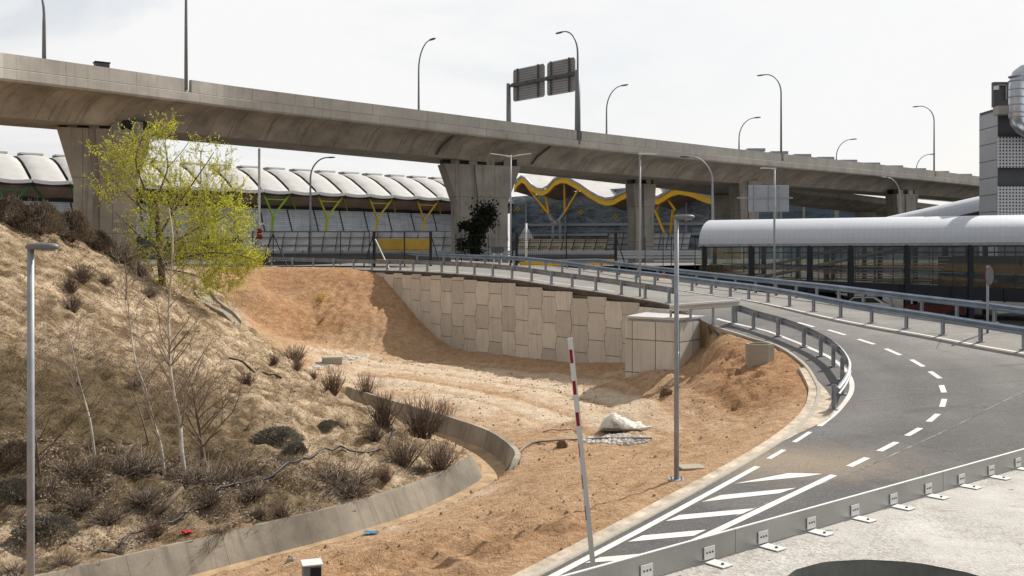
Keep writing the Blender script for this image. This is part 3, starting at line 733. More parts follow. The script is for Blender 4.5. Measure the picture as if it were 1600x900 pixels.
vsweep([(-1.0,-.3),(-1.0,.0),(-.80,.03),(-.42,-.68)], WL, -.9).build('channel_side', M['channel'], co, True)
vsweep([(.36,-.8),(.58,.04),(.76,.03),(.78,-.3)], WR, -1.1).build('channel_side', M['channel'], co, True)
fb_ = MB(); fb_.sweep(CH_path, [(-.5,-.62),(0,-.68),(.5,-.62)]); fb_.build('channel_bed', simple('silty_bed', (.42,.29,.17), .95, 0, .4, 2, .4), co, True)
tag(co, 'open concrete drainage channel curving along the foot of the hillside', 'drainage channel')
# ---------------------------------------------------------------- viaduct
ND = [(-60,76,64),(0,82,68),(150,103,74.3),(287,123,81),(400,139,86.5),(650,171,96.5),(905,204,108),(1080,224.5,120),(1153,233,127),(1340,253,150),(1525,275,185)]
vp = [W(*p) for p in ND]; vp = [vp[0]+Vector((-5,-14,-.2))]+vp+[vp[-1]+Vector((40,40,0)), vp[-1]+Vector((85,80,0))]
VP = spline(vp, 1.2)
def vp_at(u, tab=None):
    tab = tab or VP; return min(range(len(tab)), key=lambda i: abs(800+F*tab[i].x/tab[i].y-u) if tab[i].y > 10 else 1e9)
via = thing('viaduct', 'long concrete road viaduct crossing above the whole scene on flared piers', 'viaduct', (VP[40].x, VP[40].y, 0))
WD = 13.
# travel is to the right/away, so the far side is on the left: negative offsets
deckp = [(0,-1.02),(-.02,-1.06),(.05,-1.10),(.05,-1.74),(-.10,-1.90)]
under = [(-.10,-1.90),(-1.1,-2.05),(-2.3,-2.55),(-3.2,-3.35),(-3.75,-3.92)]
gapu = (293, 901, 1222, 1463)
gaps = [vp_at(u) for u in gapu]
segs = []; s = 0
for g in gaps: segs.append((s, g)); s = g
segs.append((s, len(VP)-1))
pb = MB()
for a, b in segs:
    path = VP[a:b+1]; path = [p.copy() for p in path]
    d0 = (path[1]-path[0]).normalized(); d1 = (path[-1]-path[-2]).normalized()
    if a: path[0] = path[0]+d0*.35
    path[-1] = path[-1]-d1*.35
    pb.sweep(path, [(0,-1.03),(0,0),(-.32,0),(-.36,-1.2),(0,-1.03)], cap=False)
    for e in (0, -1):
        t = (path[1]-path[0]) if e == 0 else (path[-1]-path[-2]); t.z = 0; t.normalize(); n = Vector((t.y,-t.x,0)); q = path[e]
        pb.quad(q-Vector((0,0,1.03)), q, q-n*.32, q-n*.36-Vector((0,0,1.2)))
pb.build('near_parapet', M['deck'], via, True)
db = MB(); db.sweep(VP, deckp); db.sweep(VP, [(0,-1.02),(-WD,-1.02)]); db.build('deck_edge', M['deck'], via, True)
ub = MB(); ub.sweep(VP, under, sm=True); ub.sweep(VP, [(-9.25,-3.92),(-9.8,-3.35),(-10.7,-2.55),(-11.9,-2.05),(-12.9,-1.9),(-13.05,-1.0)], sm=True); ub.build('deck_underside', M['soffit'], via, True)
fb = MB(); fb.sweep(VP, [(-3.75,-3.92),(-9.25,-3.92)]); fb.build('bottom_flange', M['soffit2'], via, True)
fp = MB(); fp.sweep(VP, [(-WD+.36,-1.0),(-WD+.32,0),(-WD,0),(-WD,-1.4)]); fp.build('far_parapet', M['deck'], via, True)
def pier(u0, u1, d, vtop, w_bot, w_top, t, ang, zb=2., rec=True, vfl=315, bear=4):
    """flared pier: long face w wide seen almost square on, turned by ang"""
    c = W((u0+u1)/2, vtop, d); ztop = c.z; zfl = W(0, vfl, d).z
    R = Matrix.Rotation(ang, 3, 'Z'); mb = MB()
    def P(x, y, z): q = R @ Vector((x, y, 0)); return Vector((c.x+q.x, c.y+q.y, z))
    lev = [(zb, w_bot), (zfl, w_bot), (ztop, w_top)]
    # plan outline with a groove in the long faces and end faces
    def ring(w, z):
        h = w/2; g = .22; tt = t/2; gx = h*.28
        xy = [(-h,-tt),(-gx-.28,-tt),(-gx-.28,-tt+g),(-gx+.28,-tt+g),(-gx+.28,-tt),(h,-tt),(h,-.28),(h-g,-.28),(h-g,.28),(h,.28),(h,tt),(-h,tt)]
        return [P(x, y, z) for x, y in xy]
    rows = [mb.add(ring(w, z)) for z, w in lev]; n = 12
    for k in range(2):
        for q in range(n): mb.face((rows[k]+q, rows[k]+(q+1)%n, rows[k+1]+(q+1)%n, rows[k+1]+q))
    mb.face([rows[2]+q for q in range(n)])
    o = mb.build('pier', M['pier'], via, True)
    bb = MB()
    for k in range(bear):
        x = (-.5+(k+.5)/bear)*w_top*.92; bb.box(P(x, 0, ztop+.35), (w_top/bear*.42, t*.7, .7), R)
    b = bb.build('bearing_block', M['pier'], o, False)
    sh = MB(); sh.box(P(0, .15, ztop+.42), (w_top*.96, t*.55, .83), R)
    inv = via.matrix_basis.inverted()
    for m in (b.data,):
        for v in m.vertices: v.co = inv @ v.co
    g = sh.build('bearing_gap', M['black'], o, False)
    for v in g.data.vertices: v.co = inv @ v.co
pier(686,812,106,259,5.6,8.6,2.3,rad(22),vfl=318)
pier(98,232,80,203.5,4.6,7.1,2.0,rad(20),vfl=290)
pier(981,1021,126,288,2.5,3.2,2.2,rad(22),vfl=345,bear=2)
pier(1143,1184,136,283,2.9,3.6,2.4,rad(22),vfl=335,bear=2)
pier(1388,1430,165,304,3.4,4.6,2.6,rad(22),vfl=350,bear=2)
# drain pipes on the haunch
for u in (705, 862):
    i = vp_at(u); q = VP[i]; t = (VP[i+1]-VP[i]).normalized(); n = Vector((-t.y, t.x, 0))
    pp = MB(); pp.tube([q+n*.5+Vector((0,0,-2.05)), q+n*1.4+Vector((0,0,-2.35)), q+n*2.4+t*-.2+Vector((0,0,-2.85)), q+n*3.3+t*-.4+Vector((0,0,-3.7))], .10, 6)
    pp.build('drain_pipe', M['lamp_dark'], via, True)

# second, lower viaduct behind
S2 = [W(u, v, d) for u, v, d in ((760,226,128),(815,233.5,131),(1000,256,142),(1120,272,150),(1186,283,156),(1340,304,172),(1525,326,196))]
S2 = spline(S2+[S2[-1]+Vector((45,28,-1.))], 2.)
v2 = thing('viaduct', 'lower concrete slip ramp passing beneath and behind the main viaduct', 'viaduct', (S2[0].x, S2[0].y, 0))
m2 = MB(); m2.sweep(S2, [(-9,-.2),(-.3,-.9),(-.3,0),(0,0),(0,-1.0)]); m2.build('parapet', M['deck'], v2, True)
m2 = MB(); m2.sweep(S2, [(0,-1.0),(-.15,-1.15),(-2.4,-2.2),(-6.5,-2.3),(-9,-1.2),(-9,.0)]); m2.build('deck_underside', M['soffit'], v2, True)
for u, d in ((1350, 178), (1130,154)):
    mm = MB(); p = W(u, 325 if u > 1300 else 303, d); mm.box((p.x+1, p.y+3, (p.z+2)/2), (3.6, 2., p.z-2)); mm.build('pier', M['pier'], v2, True)

# ---------------------------------------------------------------- street lamps with curved arms
def curved_lamp(label, base, top, arm, group=None, r=.09, mat='lamp'):
    """base, top: z levels; arm: plan vector of the arm"""
    t = thing('street_lamp', label, 'street lamp', base, 0, group)
    H = top-base[2]; a = Vector((arm[0], arm[1], 0)); L = a.length; a.normalize()
    pts = [Vector((0,0,0)), Vector((0,0,H*.5)), Vector((0,0,H-L*1.0))]
    for k in range(1, 8):
        th = math.pi/2*k/8; pts.append(Vector((0,0,H-L*1.0))+a*(L*.86*(1-math.cos(th)))+Vector((0,0,L*.97*math.sin(th))))
    e = pts[-1]+a*.16*L+Vector((0,0,.02*L)); pts.append(e)
    n = len(pts); mb = MB(); mb.tube(pts, [r*1.25, r*1.0]+[r*.8-(r*.3)*k/(n-2) for k in range(n-2)], 8); mb.build('pole', M[mat], t)
    hb = MB(); d = a*1.05; s = L/2.4
    hb.tube([e-a*.1*s, e+a*.15*s, e+a*.6*s, e+a*.95*s, e+a*1.05*s], [.07*s,.13*s,.17*s,.12*s,.03*s], 8); 
    for i, v in enumerate(hb.v):
        hb.v[i] = (v[0], v[1], e.z+(v[2]-e.z)*.55)
    hb.build('lamp_head', M['lamp_dark'], t)
    bb = MB(); bb.box((0,0,.06), (.42,.42,.12)); bb.cyl((0,0,.1), r*1.7, r*1.4, .6, 8); bb.build('base_plate', M[mat], t)
    return t
def vnorm(i):
    t = (VP[min(i+1,len(VP)-1)]-VP[i-1]); t.z = 0; t.normalize(); return Vector((-t.y, t.x, 0))
near = ((71,-40,'street lamp on the viaduct at its far left end, its top out of view',-.35), (291,-70,'tall street lamp in the parapet gap left of the leafy tree, top out of view',.12), (899,42,'tall curved street lamp beside the overhead sign gantry on the viaduct',.12), (1222,112,'curved street lamp in the parapet gap above the walkway, arm to the left',.12), (1463,161,'curved street lamp on the viaduct near the grey tower, arm to the left',.12))
for u, v, lab, inset in near:
    i = vp_at(u); p = VP[i]; n = vnorm(i); q = p+n*(.25 if inset > 0 else .8); top = EYE+(400-v)*q.y/F
    curved_lamp(lab, (q.x, q.y, p.z-(1.55 if inset > 0 else 1.0)), min(top, p.z+11.5), n*2.9, 'lamps along the near edge of the viaduct', r=.13)
for u, v, lab in ((647,68,'curved street lamp behind the viaduct parapet, left of the sign gantry, arm to the right'), (948,137,'curved street lamp behind the viaduct parapet, just right of the sign gantry'), (1153,186,'short looking curved street lamp behind the parapet left of the walkway lamp'), (1305,219,'small distant curved street lamp far along the viaduct, second from the right end'), (1433,242,'smallest curved street lamp at the far right end of the viaduct')):
    FP = offset(VP, -WD+.8); i = vp_at(u, FP); q = FP[i]; n = vnorm(i); top = EYE+(400-v)*q.y/F
    curved_lamp(lab, (q.x, q.y, VP[i].z-1.0), top, -n*2.9, 'lamps along the far edge of the viaduct', r=.11)
# lamps on the ground level behind
for u, v, ub, d, arm, lab in ((485,246,0,98,(2.0,-.6),'curved grey street lamp in front of the terminal roof, arm to the right'), (1113,244,0,93,(-2.4,-.2),'curved grey street lamp behind the left end of the walkway'), (1406,277,0,125,(-2.2,-.6),'curved grey street lamp standing before the last viaduct pier')):
    p = W(u, v, d); curved_lamp(lab, (p.x, p.y, EYE-.9), p.z, arm, None, r=.11, mat='galv_dull')

# overhead sign gantry on the viaduct
i = vp_at(903); n = vnorm(i); p = VP[i]; NP = p+n*.25; i2 = i; FPp = p+n*(WD-.3)
gt = thing('sign_gantry', 'grey gantry carrying two sign boards seen from behind above the viaduct', 'sign gantry', (NP.x, NP.y, p.z-1.5))
zb = p.z+6.3
g = MB(); g.tube([NP+Vector((0,0,-1.5)), Vector((NP.x, NP.y, zb+.3))], [.34,.27], 10); g.build('post', M['lamp'], gt, True)
g = MB(); g.tube([FPp+Vector((0,0,-1.5)), Vector((FPp.x, FPp.y, zb+.55))], [.32,.27], 10); g.build('post', M['lamp'], gt, True)
b0 = Vector((NP.x, NP.y, zb)); b1 = Vector((FPp.x, FPp.y, zb+.25)); ax = (b1-b0).normalized(); up = Vector((0,0,1)); nn = ax.cross(up).normalized()
if nn.y < 0: nn = -nn
g = MB(); g.beam(b0, b1, .26, .30)
for f in (.12,.3,.42,.62,.72,.93): q = b0.lerp(b1, f); g.box(q, (.42,.42,.42))
g.build('cross_beam', M['lamp_dark'], gt, True)
for f0, f1, w in ((.065,.455,'narrow'), (.49,.965,'wide')):
    a = b0.lerp(b1, f0); b = b0.lerp(b1, f1); L = (b-a).length; ax2 = (b-a).normalized(); c = (a+b)/2+nn*.32
    H = 1.9; mb = MB(); rr = .35; pts = []
    for cx, cz, s in ((L/2-rr, H-rr, 0), (-L/2+rr, H-rr, 90), (-L/2+rr, -H+rr, 180), (L/2-rr, -H+rr, 270)):
        for k in range(5): th = rad(s+22.5*k); pts.append(c+ax2*(cx+rr*math.cos(th))+up*(cz+rr*math.sin(th)))
    mb.prism(pts, nn*.06); sp = mb.build('sign_panel', M['greysign'], gt, True)
    rb = MB()
    for k in range(13): z = -H+.28+k*(2*H-.5)/12; rb.beam(c+ax2*(-L/2+.12)+up*z-nn*.04, c+ax2*(L/2-.12)+up*z-nn*.04, .06, .10)
    o = rb.build('stiffening_rib', M['lamp'], sp)
    extra = [o]
    for s in (-.32, .33): vb = MB(); vb.beam(c+ax2*(L*s)+up*(-H+.05)-nn*.14, c+ax2*(L*s)+up*(H+.02)-nn*.14, .2, .14); extra.append(vb.build('mounting_rail', M['lamp_dark'], sp))
    inv = gt.matrix_basis.inverted()
    for oo in extra:
        for v in oo.data.vertices: v.co = inv @ v.co
# dark cabinet on the viaduct
i = vp_at(175); n = vnorm(i); q = VP[i]+n*1.0; t = thing('cabinet', 'small dark box just showing above the viaduct parapet at the left', 'cabinet', (q.x, q.y, VP[i].z-1.02), rad(35))
c = MB(); c.box((0,0,.72), (1.0,.7,1.44)); c.build('body', M['lamp_dark'], t); c = MB(); c.box((0,0,1.5), (1.12,.8,.09)); c.build('lid', M['black'], t)

# ---------------------------------------------------------------- big sign board seen from behind, before a pier
c0 = W(1201, 310, 96); bs = thing('sign_board', 'large grey sign board seen from behind in front of a viaduct pier', 'sign board', (c0.x, c0.y, EYE-1))
m = MB(); m.box(c0, (3.9,.08,2.55)); 
sp = m.build('sign_panel', M['tower'], bs, True)
m = MB()
for z in np.arange(-1.15, 1.2, .2): m.box(c0+Vector((0,-.06,z)), (3.8,.04,.03))
for x in (-1.4, 0, .95): m.box(c0+Vector((x,-.1,0)), (.1,.1,2.6))
m.box(c0+Vector((-.4,-.12,.05)), (5.4,.1,.12)); m.build('frame', M['galv_dull'], bs, True)
for x in (-1.2, 1.2): m = MB(); m.box(c0+Vector((x,.1,-3.5)), (.22,.2,6.)); m.build('post', M['lamp'], bs, True)

# ---------------------------------------------------------------- airport terminal
T0 = Vector((-73.5,294,0)); td = Vector((.783,.622,0)).normalized(); tb = Vector((-td.y, td.x, 0))
ter = thing('terminal_building', 'long airport terminal with wavy pale roof and coloured forked columns', 'terminal', (T0.x, T0.y, 0))
inv = ter.matrix_basis.inverted()
def TL(a, b, zr): p = T0+td*a+tb*b; return Vector((p.x, p.y, EYE+zr))
# one roof bay, built about its own tip then repeated
prof = [(-.3,19.0),(2,20.1),(6,22.2),(11,24.6),(15,26.0),(19,26.8),(22,27.0)]
def bay():
    mb = MB(); rows = []; NQ = 9; w = 8.4
    for b, z in prof:
        pts = []
        for q in range(NQ):
            s = q/(NQ-1); arch = .85*(1-(2*s-1)**4)*min(1, .35+b/8)
            pts.append(td*(.25+w*s)+tb*b+Vector((0,0,z+arch)))
        rows.append(mb.add(pts))
    for k in range(len(prof)-1):
        for q in range(NQ-1): mb.face((rows[k]+q, rows[k]+q+1, rows[k+1]+q+1, rows[k+1]+q), 0, True)
    for e, s in ((0, -1), (NQ-1, 1)):          # side cheeks
        for k in range(len(prof)-1):
            b0, z0 = prof[k]; b1, z1 = prof[k+1]; s0 = .35 if e == 0 and k else 0; x = td*(.25 if e == 0 else .25+w)
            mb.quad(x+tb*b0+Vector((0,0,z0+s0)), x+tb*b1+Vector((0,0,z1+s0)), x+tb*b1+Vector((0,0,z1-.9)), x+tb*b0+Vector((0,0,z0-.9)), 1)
    return mb
b0 = bay(); first = None; first_cap = None; first_sof = None
base = T0+Vector((0,0,EYE))
cap = MB(); cap.sweep([td*1.4+tb*21.+Vector((0,0,27.6)), td*7.2+tb*21.+Vector((0,0,27.6))], [(-2.2,.1),(-1.9,.62),(1.9,.62),(2.2,.1)], cap=True)
sof = MB(); rows = []
for b, z, bl in ((-.35,19.0,0), (1.2,18.2,.5), (4.5,16.6,.5), (8,15.4,.2)):
    rows.append(sof.add([td*(9*s/6)+tb*b+Vector((0,0,z-bl*math.sin(math.pi*s/6))) for s in range(7)]))
for k in range(3):
    for q in range(6): sof.face((rows[k]+q, rows[k+1]+q, rows[k+1]+q+1, rows[k]+q+1), 0, True)
lip = MB(); lip.sweep([td*.2+Vector((0,0,19.05))-tb*.5, td*2.5+Vector((0,0,18.75))-tb*.5, td*4.5+Vector((0,0,18.65))-tb*.5, td*6.5+Vector((0,0,18.75))-tb*.5, td*8.9+Vector((0,0,19.05))-tb*.5], [(-.2,-.25),(.1,-.25),(.1,.65),(-.2,.65)], closed=True)
for k in range(-10, 11):
    if first is None:
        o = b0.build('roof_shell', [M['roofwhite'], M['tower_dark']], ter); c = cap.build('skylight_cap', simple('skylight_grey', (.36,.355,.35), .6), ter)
        s = sof.build('soffit', M['bamboo'], ter); l = lip.build('eave_trim', M['white'], ter); first = (o, c, s, l); oo = first
    else:
        oo = []
        for q in first: z = q.copy(); COL.objects.link(z); oo.append(z)
    for q in oo: q.parent = ter; q.location = td*(9*k)+Vector((0,0,EYE))
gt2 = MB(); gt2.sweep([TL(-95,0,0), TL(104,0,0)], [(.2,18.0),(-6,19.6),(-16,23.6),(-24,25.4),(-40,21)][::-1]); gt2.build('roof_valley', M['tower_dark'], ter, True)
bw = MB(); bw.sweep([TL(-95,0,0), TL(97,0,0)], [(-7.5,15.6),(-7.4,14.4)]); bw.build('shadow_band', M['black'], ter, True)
fa = MB(); a0, a1 = TL(-95,0,0), TL(97,0,0)
fa.sweep([a0, a1], [(-7.5,14.6),(-6.0,5.4)]); fa.build('facade', M['facade'], ter, True)
fa = MB(); fa.sweep([a0, a1], [(-6.5,5.4),(-6.5,-1)]); fa.build('lower_glazing', M['facade_dark'], ter, True)
for k in range(-10, 11):
    a = 9*k+2.2; mu = MB(); mu.beam(TL(a, 7.3, 14.4), TL(a+1.6, 5.8, 5.4), .22, .3); mu.build('facade_mullion', M['tower_dark'], ter, True)
def lerpc(a, b, t): return tuple(a[i]*(1-t)+b[i]*t for i in range(3))
cols = [(.01,.16,.05),(.03,.24,.04),(.30,.45,.03),(.50,.50,.03),(.62,.48,.03),(.72,.40,.03)]
for j, k in enumerate(range(-8, 8, 2)):
    m = simple('column_paint', {-8:(.01,.2,.06),-6:(.01,.25,.05),-4:(.05,.3,.03),-2:(.12,.38,.03),0:(.30,.50,.02),2:(.46,.50,.02),4:(.58,.48,.02),6:(.72,.43,.02)}[k], .5, 0, .1, .3)
    mb = MB(); a = 9*(k+.45)
    for s in (-.35,.35): mb.beam(TL(a-.7+s, 2.2, 3.2), TL(a+s*.6, 1.9, 12.0), .34, .5)
    for q in (0,): mb.beam(TL(a-.25, 2, 11.8), TL(a+.25, 2, 12.4), .9, .7)
    mb.beam(TL(a, 1.9, 12), TL(9*k+.1, .4, 18.7), .36, .42); mb.beam(TL(a, 1.9, 12), TL(9*k+8.9, .4, 18.7), .4, .5)
    mb.beam(TL(9*k+1.2, .8, 16.9), TL(9*k+7.8, .8, 16.9), .24, .28); mb.beam(TL(9*k+8.9, .4, 18.7), TL(9*k+13.4, 6, 14.4), .3, .36)
    mb.build('forked_column', m, ter, True)
# yellow gable end facing right
gd = Vector((.60,-.80,0)).normalized(); G0 = Vector((1.6,338,0))
def onG(u, v, back=0.):
    """point of the gable plane seen in direction u, v"""
    c = (u-800)/F; s = (c*(G0.y)-G0.x)/(gd.x-c*gd.y); p = G0+gd*s; q = Vector((p.x, p.y, EYE-(v-400)*p.y/F))
    return q+td*back
wave = [(803,292),(808,283),(815,277),(822,281),(831,291),(840,296.5),(848,297.5),(856,293),(866,282),(876,277.5),(884,278),(894,283),(908,291),(922,301),(936,309),(947,312.5),(958,311),(970,304),(985,297.5),(998,296.5),(1010,303),(1018,309),(1028,310),(1038,304),(1048,297.5),(1060,294),(1078,297),(1100,306),(1122,312),(1140,303),(1150,297)]
mb = MB(); mt = MB(); rf = MB(); un = MB()
for k in range(len(wave)-1):
    (u0, v0), (u1, v1) = wave[k], wave[k+1]
    a, b = onG(u0, v0), onG(u1, v1); z = Vector((0,0,1))
    i = mb.add([a, b, b-z*1.75, a-z*1.75, a+td*1., b+td*1., b-z*1.75+td*1., a-z*1.75+td*1.])
    mb.face((i+3,i+2,i+1,i)); mb.face((i,i+1,i+5,i+4)); mb.face((i+7,i+6,i+2,i+3))
    i = mt.add([a-td*.3+z*.75, b-td*.3+z*.75, b-td*.3, a-td*.3, a+td*.5+z*.75, b+td*.5+z*.75]); mt.face((i+3,i+2,i+1,i)); mt.face((i,i+1,i+5,i+4))
    rf.quad(a+z*.7+td*.5, b+z*.7+td*.5, b+z*5.5+td*40, a+z*5.5+td*40)
    un.quad(a-z*1.7+td*1., b-z*1.7+td*1., b-z*3.2+td*9, a-z*3.2+td*9)
mb.build('yellow_fascia', M['yellow'], ter, True); mt.build('roof_edge_trim', M['tower'], ter, True); rf.build('gable_roof', M['roofwhite'], ter, True); un.build('gable_soffit', M['bamboo'], ter, True)
gf = MB(); a, b = onG(770, 400, 8), onG(1160, 400, 8)
gf.sweep([Vector((a.x,a.y,EYE)), Vector((b.x,b.y,EYE))], [(0,-1),(0,21)]); gf.build('gable_glazing', facade('gable_glass', (.015,.028,.045), (.30,.36,.41), 4.5, 3.0, (.22,.24,.26), .10, .5), ter, True)  # reflections in the glass are painted in as the paler tone
tr = MB()
for v in (350, 366): p, q = onG(796, v+1, 7.2), onG(1150, v-2, 7.2); tr.beam(p, q, .4, .8)
for u in (797, 858, 957, 1046, 1080, 1143): tr.beam(onG(u, 310, 7), onG(u, 385, 7), .5, .5)
tr.build('window_transom', M['tower'], ter, True)
for u0, v0, u1, v1 in ((812,283,848,333), (845,299,848,331), (876,281,873,333), (901,292,873,333), (972,306,983,328), (983,328,974,366), (1027,311,1018,328), (1018,328,1030,366), (1038,311,1046,328), (1046,328,1038,366), (1145,303,1151,318)): st = MB(); st.beam(onG(u0,v0,1.5), onG(u1,v1,2.5), .55, .6); st.build('yellow_strut', M['yellow'], ter, True)
st = MB()
for u0, v0, u1, v1 in ((848,333,856,348), (873,333,862,348), (855,347,854,390), (866,347,866,390), (853,347,868,347)): st.beam(onG(u0,v0,2.5), onG(u1,v1,2.5), .8, 1.)
st.build('strut_base', M['concrete_base'], ter, True)
for u, v in ((833,328),(892,331),(946,337),(793,326)):
    s = MB(); s.beam(onG(u-3,v+3,4), onG(u+3,v-4,4), .3, .5); s.beam(onG(u+1,v+4,4), onG(u+5,v-1,4), .3, .5); s.build('facade_sign', M['yellow_sheet'], ter, True)
# low glazed wing to the right
wg = thing('terminal_wing', 'low glazed terminal wing beneath the lower ramp, right of the sign board', 'terminal', tuple(W(1290, 400, 215)))
m = MB(); p, q = W(1150,360,222), W(1420,360,208); m.sweep([Vector((p.x,p.y,2)), Vector((q.x,q.y,2))], [(0,0),(0,17)]); m.build('glazing', facade('wing_glass', (.03,.055,.09), (.13,.19,.26), 2.5, 1.4, (.07,.09,.11), .09, .6), wg, True)
m = MB()
for u in (1214, 1256, 1306, 1309): m.beam(W(u,322,206), W(u,345,206), .35, .35)
m.build('column', M['beige'], wg, True)
# distant roof with skylight caps showing above the viaduct
dr = thing('terminal_roof', 'distant pale roof edge with a row of dark skylight caps above the viaduct', 'roof', tuple(W(1350,262,270)))
rp = [W(1180+18*k, 236+2.05*k*1.06, 262+2.6*k) for k in range(22)]
m = MB(); m.sweep([rp[0]+Vector((-14,-2,-2.2)), rp[-1]+Vector((8,2,-2.6))], [(.0,-6),(.0,-.2),(-1.5,1.5),(-14,1.3)]); m.build('roof_sheet', M['roofwhite'], dr, True)
m = None
for k in range(0, 22, 1):
    if k % 1 == 0:
        cm = MB(); p = rp[k]+Vector((0,0,.2))
        if k % 2 == 0: cm.box(p, (4.6,3,.75)); cm.build('skylight_cap', M['tower'], dr, True)

# ---------------------------------------------------------------- covered walkway
P0 = W(1092, 400, 85); wd = Vector((.884,-.467,0)).normalized(); wb = Vector((.467,.884,0)).normalized(); LW = 42.
wk = thing('covered_walkway', 'glazed walkway under a rounded silver ribbed roof at the right', 'walkway', (P0.x, P0.y, 0))
def WL(a, b, zr): p = P0+wd*a+wb*b; return Vector((p.x, p.y, EYE+zr))
def a_of(u):
    c = (u-800)/F; return (c*P0.y-P0.x)/(wd.x-c*wd.y)
arch = [(0,.98)]+[(3.7*(1-math.cos(rad(t))), 1.05+2.12*math.sin(rad(t))) for t in range(6, 175, 8)]+[(7.4,.98)]
m = MB(); m.sweep([WL(0,0,0), WL(LW*.25,0,0), WL(LW*.5,0,0), WL(LW*.75,0,0), WL(LW,0,0)], [(-b, z) for b, z in arch], sm=True); m.build('roof', M['canopy'], wk, True)
m = MB(); m.sweep([WL(-.05,0,0), WL(LW,0,0)], [(.06,.80),(.06,1.02),(-.25,1.02),(-.25,.80)], closed=True, cap=True); m.sweep([WL(0,7.4,0), WL(LW,7.4,0)], [(.15,.8),(.15,1.02),(-.15,1.02),(-.15,.8)], closed=True); m.build('eaves_beam', M['galv'], wk, True)
m = MB(); i = m.add([WL(.03, b, z) for b, z in arch]); m.face([i+k for k in range(len(arch))]); m.build('end_panel', M['tower'], wk, True)
def fl(a): return -1.72-.029*a*1.0
# floor beam, floor
m = MB()
for b in (0, 7.4): m.prism([WL(0,b,fl(0)), WL(LW,b,fl(LW)), WL(LW,b,fl(LW)-1.15), WL(0,b,fl(0)-.8)], wb*.3)
m.prism([WL(0,.31,fl(0)-.1), WL(LW,.31,fl(LW)-.1), WL(LW,.31,fl(LW)-.3), WL(0,.31,fl(0)-.3)], wb*7.05)
for k in range(9): a = 9+k*3.6; m.beam(WL(a,-.06,fl(a)-.06), WL(a,-.06,fl(a)-1.05), .12, .16)
m.build('floor_beam', M['navy'], wk, True)
colu = (1100, 1174, 1265, 1329, 1417, 1516)
for u in colu:
    a = a_of(u); m = MB(); m.beam(WL(a,.12,-5.5 if a > 3 else -2.2), WL(a,.12,.85), .42, .42); m.build('column', M['navy'], wk, True)
for u in (1100, 1182, 1240, 1290, 1300, 1353, 1380, 1440, 1490, 1560):
    a = a_of(u)-1.2; m = MB(); m.beam(WL(a,7.25,-5.), WL(a,7.25,.85), .32, .32); m.build('column', M['navy'], wk, True)
m = MB()
for k in range(1, 30):
    a = k*1.42
    m.beam(WL(a,.05,fl(a)), WL(a,.05,.85), .05, .07)
    m.beam(WL(a+.5,7.35,fl(a)), WL(a+.5,7.35,.85), .07, .07)
m.beam(WL(0,.03,.76), WL(LW,.03,.76), .07, .10); m.beam(WL(0,7.3,.3), WL(LW,7.3,.3), .08, .1); m.beam(WL(0,7.3,-.7), WL(LW,7.3,-1.2), .06, .06)
m.build('glazing_bar', M['navy'], wk, True)
for k in range(6):
    q0, q1 = LW*k/6, LW*(k+1)/6; m = MB(); m.quad(WL(q0,.0,fl(q0)), WL(q1,.0,fl(q1)), WL(q1,.0,.8), WL(q0,.0,.8)); m.build('glass_pane', M['glass'], wk, True)
m = MB(); m.quad(WL(0,7.4,fl(0)), WL(LW,7.4,fl(LW)), WL(LW,7.4,.8), WL(0,7.4,.8)); m.build('glass_pane', M['glass'], wk, True)
# moving ramps and handrails inside
m = MB()
for b in (1.6, 2.9, 4.4, 5.7): m.beam(WL(4,b,fl(4)-.1), WL(17,b,.9), .16, .16); m.beam(WL(4,b,fl(4)+.8), WL(13,b,1.0), .08, .09)
for b in (1.2, 6.4): m.beam(WL(.5,b,fl(0)+1), WL(LW,b,fl(LW)+1), .06, .07)
m.build('handrail', M['galv_dull'], wk, True)
m = MB(); 
for b in (1.6, 4.4): m.quad(WL(4,b,fl(4)), WL(17,b,.75), WL(17,b+1.3,.75), WL(4,b+1.3,fl(4)))
m.build('moving_ramp', M['tower_dark'], wk, True)
# dim stair core at the right, inside
m = MB(); m.beam(WL(18.5,5.5,-1.2), WL(26,5.5,-1.2), 3., 2.4); m.build('inner_lobby', simple('inner_lobby_wall', (.10,.105,.08), .7, 0, .5, .5), wk, True)
m = MB()
for k in range(9): m.beam(WL(10.5+.2*k,3.2,-2.2+.27*k), WL(18+.2*k,3.2,-2.2+.27*k), 1.4, .07)
m.build('stair_flight', M['greywall'], wk, True)
# sloping canopy behind, up to the tower
sc = thing('stair_canopy', 'sloping silver canopy rising behind the walkway to the grey tower', 'canopy', tuple(W(1450,330,97)))
q0, q1 = W(1335,349,101), W(1545,302,95.5)
ar2 = [(-.05,-1.6)]+[(-(2.2*(1-math.cos(rad(t)))), -.9+.95*math.sin(rad(t))) for t in range(0, 181, 20)]+[(-4.4,-1.6)]
m = MB(); m.sweep([q0, q1], [(o, z) for o, z in ar2], sm=True); m.build('roof', M['canopy'], sc, True)
m = MB(); m.prism([q0+Vector((0,.3,-1.6)), q1+Vector((0,.3,-1.6)), q1+Vector((0,.3,-8.)), q0+Vector((0,.3,-5))], (0,.1,0)); m.build('side_glazing', M['facade_dark'], sc, True)
m = MB()
for f in (.25,.45,.62,.75,.86,.97): p = q0.lerp(q1, f); m.beam(p+Vector((0,.1,-1.6)), p+Vector((0,.1,-7)), .3, .2)
m.beam(q0+Vector((0,.05,-1.7)), q1+Vector((0,.05,-1.7)), .2, .35); m.build('frame', M['navy'], sc, True)

